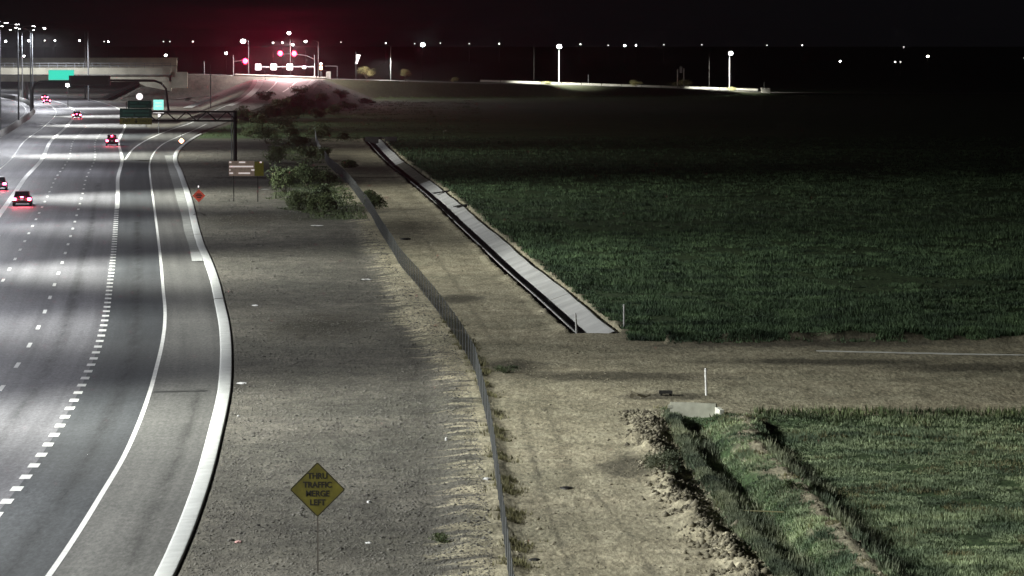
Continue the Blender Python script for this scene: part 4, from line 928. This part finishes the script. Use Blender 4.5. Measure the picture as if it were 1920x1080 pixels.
# ---------------------------------------------------------------- traffic signals at the top of the ramp
def sigpole(px, Y, ptop, arms, label, name='signal_pole', r=.16, m=M_steel):
    x = at(px, Y); z0 = max(gz(x, Y), 0); o = empty(name, (x, Y, z0), label, 'signal pole')
    P('pole', lambda bm: tube(bm, [(0, 0, 0), (0, 0, zat(ptop, Y) - z0)], r, 8, r * .7), m, o)
    for pts in arms: P('mast_arm', lambda bm: tube(bm, [(at(a, Y) - x, 0, zat(b, Y) - z0) for a, b in pts], .11, 6, .07), m, o)
    return o
M_armw = mat('glaring_arm_paint', (.75, .74, .74), .5)
sigpole(590.5, 1045, 103, [[(590, 111), (575, 104), (552, 101), (520, 101)]], 'signal pole with a long curved arm carrying the two right red lights')
sigpole(597.5, 1052, 78, [[(597, 80), (594, 77), (588, 76)]], 'tall thin lamp pole just right of the signal arm pole', 'lamp_pole')
sigpole(590.5, 1036, 120, [[(590, 125), (545, 125), (492, 125.5)]], 'signal pole whose level white arm carries three square lit signs', m=M_armw)
sigpole(438.5, 1034, 103, [[(438, 115), (461, 113)]], 'thick signal pole carrying the left red light')
sigpole(467, 1050, 76, [[(467, 80), (461, 74), (452, 75), (448, 82)]], 'tall lamp pole with a hooked arm over the left red light', 'lamp_pole')
sigpole(633, 1048, 123.5, [[(633, 123.8), (610, 123.8)]], 'thin dark frame post at the right of the intersection', 'frame_post', .09)
def signal(px, py, Y, label):
    x = at(px, Y); z = zat(py, Y); o = empty('traffic_signal', (x, Y - .35, z - .9), label, 'traffic signal', 'red traffic signals over the ramp head')
    P('housing', lambda bm: box(bm, (0, .1, .6), (.42, .22, 1.15)), M_black, o); P('backplate', lambda bm: box(bm, (0, .22, .6), (.75, .03, 1.45)), M_black, o)
    for k, (dz, mm) in enumerate([(.98, M_red), (.6, M_black), (.22, M_black)]):
        ln = P('lens', lambda bm: bmesh.ops.create_uvsphere(bm, u_segments=10, v_segments=6, radius=.17 if k else .72, matrix=Matrix.Translation((0, -.04 - (0 if k else .1), dz)) @ Matrix.Diagonal((1, .35, 1, 1))), mm, o)  # lit lens drawn oversize, signal glare put into its shape
    for dz in (1.16, .78, .40): P('visor', lambda bm: box(bm, (0, -.12, dz), (.34, .24, .03)), M_black, o)
    L = bpy.data.lights.new('signal_light', 'SPOT'); L.spot_size = R(44); L.spot_blend = 1; L.energy = 24000; L.color = (1, .02, .10); L.shadow_soft_size = .7; lo = link(bpy.data.objects.new('signal_light', L), o); lo.location = (0, -.8, .98); lo.rotation_euler = (R(-93), 0, 0)
signal(461, 115, 1034, 'red traffic signal at the left, apart from the other two'); signal(526.5, 100.5, 1045, 'red traffic signal, left of the right hand pair'); signal(552.5, 101, 1045, 'red traffic signal, right of the right hand pair')
for px, lab in ((485, 'left of three square lit signs on the level arm'), (514, 'middle of three square lit signs on the level arm'), (544, 'right of three square lit signs on the level arm')):
    x = at(px, 1035.6); z = zat(125.5, 1035.6); o = empty('lane_sign', (x, 1035.4, z - .8), lab, 'sign', 'square glowing signs on the signal arm')
    P('panel', lambda bm: box(bm, (0, 0, .8), (1.65, .06, 1.75)), M_whitelit, o); P('bracket', lambda bm: box(bm, (0, .12, .8), (.12, .16, 1.2)), M_dsteel, o)
    P('legend_bar', lambda bm: box(bm, (0, -.04, .8), (.16, .01, .8)), mat('pale_grey_sheet', (.5, .45, .47), .6), o)
x = at(571, 1035.6); o = empty('lane_sign', (x, 1035.4, zat(129, 1035)), 'small lit plate at the pole end of the level arm', 'sign', 'square glowing signs on the signal arm')
P('panel', lambda bm: box(bm, (0, 0, .4), (.9, .05, .8)), M_whitelit, o)
p = (at(602.5, 1040), 1040.); o = empty('walk_signal', (p[0], p[1], gz(*p)), 'amber and white pedestrian signal at the right signal pole', 'pedestrian signal')
P('post', lambda bm: tube(bm, [(0, .1, 0), (0, .1, zat(118, 1040) - gz(*p))], .07, 6), M_steel, o)
P('amber_face', lambda bm: box(bm, (0, -.1, zat(127, 1040) - gz(*p)), (.8, .2, 1.1)), M_amber, o); P('white_face', lambda bm: box(bm, (0, -.1, zat(119.5, 1040) - gz(*p)), (.45, .2, .4)), M_lit, o)
for px, py, lab, mm, sz in [(574, 76, 'small pink white lamp above the right red lights', M_lit, 1.0), (550, 82, 'small lamp straight above the right red light', M_lit, .9), (513, 79, 'faint lamp above and left of the paired red lights', M_dim, .8), (530.5, 78.5, 'faint lamp above the middle red light', M_dim, .8), (457, 74, 'lamp at the end of the hooked arm', M_lit, 1.5)]:
    dlamp(px, py, 1350 if px != 457 else 1052, mm, lab, sz, pole=False if px == 457 else True)
p = (at(616.5, 1042), 1042.); o = empty('signal_cabinet', (p[0], p[1], gz(*p)), 'square utility cabinet right of the signals', 'cabinet')
P('cabinet_box', lambda bm: box(bm, (0, 0, 1.0), (1.3, .9, 2.1)), M_box, o); P('door', lambda bm: box(bm, (0, -.47, 1.0), (1.1, .03, 1.8)), M_conc_d, o)
# bright street front kerb at the intersection, lit by an added lamp
kb = empty('street_kerb', dobp(445, 0), 'brightly lit concrete kerb and walk across the head of the ramp', 'kerb')
for a, b in zip(range(442, 612, 17), range(459, 629, 17)):
    pa, pb = dobp(a, 0), dobp(b - .5, 0); V = []
    for q in (pa, pb):
        V += [(q.x, q.y - 2.2, q.z + .02), (q.x, q.y - 2.2, q.z + .45), (q.x, q.y + 2.5, q.z + .5), (q.x, q.y + 2.5, q.z)]
    V = [Vector(q) - kb.location for q in V]; me = bpy.data.meshes.new('kerb_section'); me.from_pydata(V, [], [(0, 4, 5, 1), (1, 5, 6, 2), (2, 6, 7, 3), (0, 1, 2, 3), (4, 7, 6, 5)]); me.materials.append(M_wallw); link(bpy.data.objects.new('kerb_section', me), kb)
o = dlamp(545, 60, 1032, M_lit, 'tall added lamp lighting the ramp head from above the red signals', 1.0, 80000)  # lamp and pole added to brighten the ramp head
[setattr(c_.data,'color',(1,.86,.84)) for c_ in o.children if c_.type=='LIGHT']
spot('lamp_light', (-1.8, -3, 11), 22000, LP, R(178), .1, (1, .98, .88))  # added light at the unlit pole, for the tree and wall nearby

# swales and drains left of ramp
for pts, w, nm in [([(352, 203), (373, 195), (395, 187.5)], 1.1, 'slope_drain'), ([(333, 186), (360, 183.5), (410, 181)], .7, 'slope_drain')]:
    V = []; F = []
    for i, (a, b) in enumerate(pts):
        q = un_h(a, b, lambda m_: gz(at(a, m_), m_)); V += [(q.x - w, q.y, q.z + .15), (q.x + w, q.y, q.z + .15)]
        if i: F.append((2 * i - 2, 2 * i - 1, 2 * i + 1, 2 * i))
    tag(arr_obj(nm, V, F, M_conc, None, 4), kind='structure')

# ---------------------------------------------------------------- cars
def car(px, py, label, body, suv=False, dirx=None, W=1.85):
    p = un(px, py); y = p.y; th = math.atan2(float(X1(y + 5) - X1(y - 5)), 10)
    o = empty('car', (p.x, p.y, 0.012), label, 'car', 'cars driving away on the freeway', rz=-th)
    L, Hh, H2 = 4.7, (1.0 if suv else .88), (1.72 if suv else 1.43)
    prof = [(0, .32), (0, .62), (.06, Hh - .08), (.25, Hh), (1.5, Hh + .02), (3.3, Hh), (4.5, Hh - .18), (L, .66), (L, .3)]
    def fn(bm):
        rings = []
        for yy, zz in prof:
            w = W / 2 - (.06 if yy < .1 or yy > 4.5 else 0); rings.append([bm.verts.new((sx * w * (.92 if zz > Hh - .1 else 1), yy, zz)) for sx in (-1, 1)])
        for a, b in zip(rings, rings[1:]): bm.faces.new((a[0], a[1], b[1], b[0]))
        lo = [bm.verts.new((sx * W / 2, yy, .28)) for yy in (0, L) for sx in (-1, 1)]
        bm.faces.new((lo[0], lo[2], lo[3], lo[1]))
        for s_ in (0, 1): bm.faces.new([r_[s_] for r_ in rings] + [lo[2 + s_], lo[s_]])
        bm.faces.new((lo[0], lo[1], rings[0][1], rings[0][0])); bm.faces.new((lo[2], rings[-1][0], rings[-1][1], lo[3]))
        bmesh.ops.bevel(bm, geom=[e for e in bm.edges], offset=.04, segments=1, affect='EDGES', clamp_overlap=True)
    P('body', fn, body, o)
    yb_, yt_, yf_, ye = (.18, .5, 2.6, 3.5) if suv else (.55, 1.25, 2.5, 3.5)
    def cab(bm):
        q = [(yb_, Hh - .02, W * .44), (yt_, H2, W * .36), (yf_, H2, W * .36), (ye, Hh - .02, W * .43)]
        v_ = [[bm.verts.new((s_ * w, yy, zz)) for s_ in (-1, 1)] for yy, zz, w in q]
        for a, b in zip(v_, v_[1:]): bm.faces.new((a[0], a[1], b[1], b[0]))
        for s_ in (0, 1): bm.faces.new([a[s_] for a in v_])
    P('cabin', cab, body, o)
    def quad(bm, a, b, w1, w2, out=.012):
        v_ = [bm.verts.new(q) for q in [(-w1, a[0] - out, a[1] + out), (w1, a[0] - out, a[1] + out), (w2, b[0] - out, b[1] + out), (-w2, b[0] - out, b[1] + out)]]; bm.faces.new(v_)
    P('rear_window', lambda bm: quad(bm, (yb_ + .06 * (yt_ - yb_), Hh + .05), (yb_ + .88 * (yt_ - yb_), H2 - .07), W * .38, W * .32), M_glass, o)
    P('bumper', lambda bm: box(bm, (0, -.03, .42), (W * .96, .14, .2)), M_tyre, o)
    P('number_plate', lambda bm: box(bm, (0, -.05, .68 if not suv else .8), (.32, .02, .16)), M_white, o)
    for s_ in (-1, 1):
        P('tail_light', lambda bm: box(bm, (s_ * W * .40, -.02, Hh - .17), (.34, .1, .22)), M_tail, o)
        for yy in (.85, 3.75):
            wl = P('wheel', lambda bm: bmesh.ops.create_cone(bm, cap_ends=True, segments=16, radius1=.33, radius2=.33, depth=.22, matrix=Matrix.Translation((s_ * (W / 2 - .09), yy, .33)) @ Matrix.Rotation(R(90), 4, 'Y')), M_tyre, o)
            P('rim', lambda bm: bmesh.ops.create_cone(bm, cap_ends=True, segments=12, radius1=.2, radius2=.2, depth=.24, matrix=Matrix.Translation((s_ * (W / 2 - .085), yy, .33)) @ Matrix.Rotation(R(90), 4, 'Y')), M_rim, wl)
        spot('headlight_beam', (s_ * .6, 4.75, .65), 2400, o, R(64), .9, (.93, .95, 1), (R(86), 0, 0), .3)
    P('brake_light', lambda bm: box(bm, (0, yb_ - .01 if suv else .3, H2 - .12 if suv else Hh + .04), (.3, .05, .05)), M_tail, o)
    L_ = bpy.data.lights.new('tail_glow', 'AREA'); L_.energy = 60; L_.color = (1, .12, .16); L_.size = 1.4; L_.size_y = .2; L_.shape = 'RECTANGLE'
    lo_ = link(bpy.data.objects.new('tail_glow', L_), o); lo_.location = (0, -.15, Hh - .15); lo_.rotation_euler = (R(-78), 0, 0)
    return o
CB = mat('dark_red_car_paint', (.10, .02, .025), .35, .2, .05); CC = mat('black_car_paint', (.02, .02, .022), .3, .2, .05); CD = mat('grey_car_paint', (.10, .10, .11), .35, .3, .05)
car(41, 387, 'nearest dark red car with bright tail lights in the second lane', CB)
car(210, 274, 'dark car beside the thick white lane line, third nearest', CC, True)
car(144, 222, 'small dark car with two red lights in the middle distance', CC)
car(88, 194, 'nearer of two red lit cars close together by the arched gantry', CB)
car(84, 187, 'farther of two red lit cars close together by the arched gantry', CD)
car(-4, 357, 'dark car cut off by the left picture edge', CC)

# ---------------------------------------------------------------- litter
M_pal = mat('pale_rock', (.42, .40, .33), .9)
for px, py, w, h, kind, lab in [(478, 573, .42, .07, 0, 'flat white scrap on the gravel beside the long kerb curve'), (453, 719, .5, .09, 0, 'white crumpled paper just right of the kerb'), (447, 781, .12, .08, 0, 'tiny white scrap near the kerb below the crumpled paper'),
        (687, 524, .8, .06, 0, 'long pale scrap lying near the fence dirt'), (692, 942, .16, .10, 0, 'white ball of paper right of the yellow diamond sign'), (837, 824, .12, .12, 0, 'bright white dot of litter near the fence'),
        (447, 1017, .24, .08, 1, 'pinkish crumpled wrapper near the bottom of the gravel'), (690, 1018, .22, .04, 0, 'thin pale strip below the yellow diamond sign'), (912, 898, .28, .06, 0, 'pale scrap caught at the foot of the fence'),
        (595, 423, 1.4, .06, 0, 'pale board lying below the roadside bushes'), (497, 355, 1.2, .05, 0, 'thin pale board right of the brown sign post'), (911, 1049, .1, .05, 0, 'tiny pale scrap by the fence at the bottom')]:
    p = on(px, py); o = empty('litter', p, lab, 'litter')
    def fn(bm):
        r_ = bmesh.ops.create_icosphere(bm, subdivisions=2, radius=.5)
        for v_ in r_['verts']: v_.co *= random.uniform(.65, 1.2); v_.co.x *= w; v_.co.y *= min(w, .4) * 2; v_.co.z *= h * 1.6
    P('scrap', fn, M_litterp if kind else M_litter, o)
for px, py, r_, lab in [(1062, 916, .17, 'small dark stone on the tan track'), (760, 449, .3, 'flat dark stone by the fence track'), (1002, 1050, .12, 'small stone at the foot of the track near the bottom')]:
    p = on(px, py); o = empty('stone', p, lab, 'stone')
    P('rock', lambda bm: [setattr(v_, 'co', Vector((v_.co.x * r_ * 1.6, v_.co.y * r_ * 2, v_.co.z * r_ * .5)) * random.uniform(.8, 1.15)) for v_ in bmesh.ops.create_icosphere(bm, subdivisions=2, radius=1)['verts']], M_dsteel, o)

# ---------------------------------------------------------------- night air
bm = BM(); box(bm, (-150, 1500, 11.5), (4000, 3600, 26.0)); hz = mesh_obj('haze', bm, [], None)
hm = bpy.data.materials.new('haze'); hm.use_nodes = True; n, l = nodes_of(hm); n.remove(n['Principled BSDF'])
pv = n.new('ShaderNodeVolumePrincipled'); pv.inputs['Color'].default_value = (.9, .92, 1, 1); pv.inputs['Density'].default_value = .00007; pv.inputs['Anisotropy'].default_value = .88
l.new(pv.outputs[0], n['Material Output'].inputs['Volume']); hz.data.materials.clear(); hz.data.materials.append(hm); tag(hz, kind='stuff')
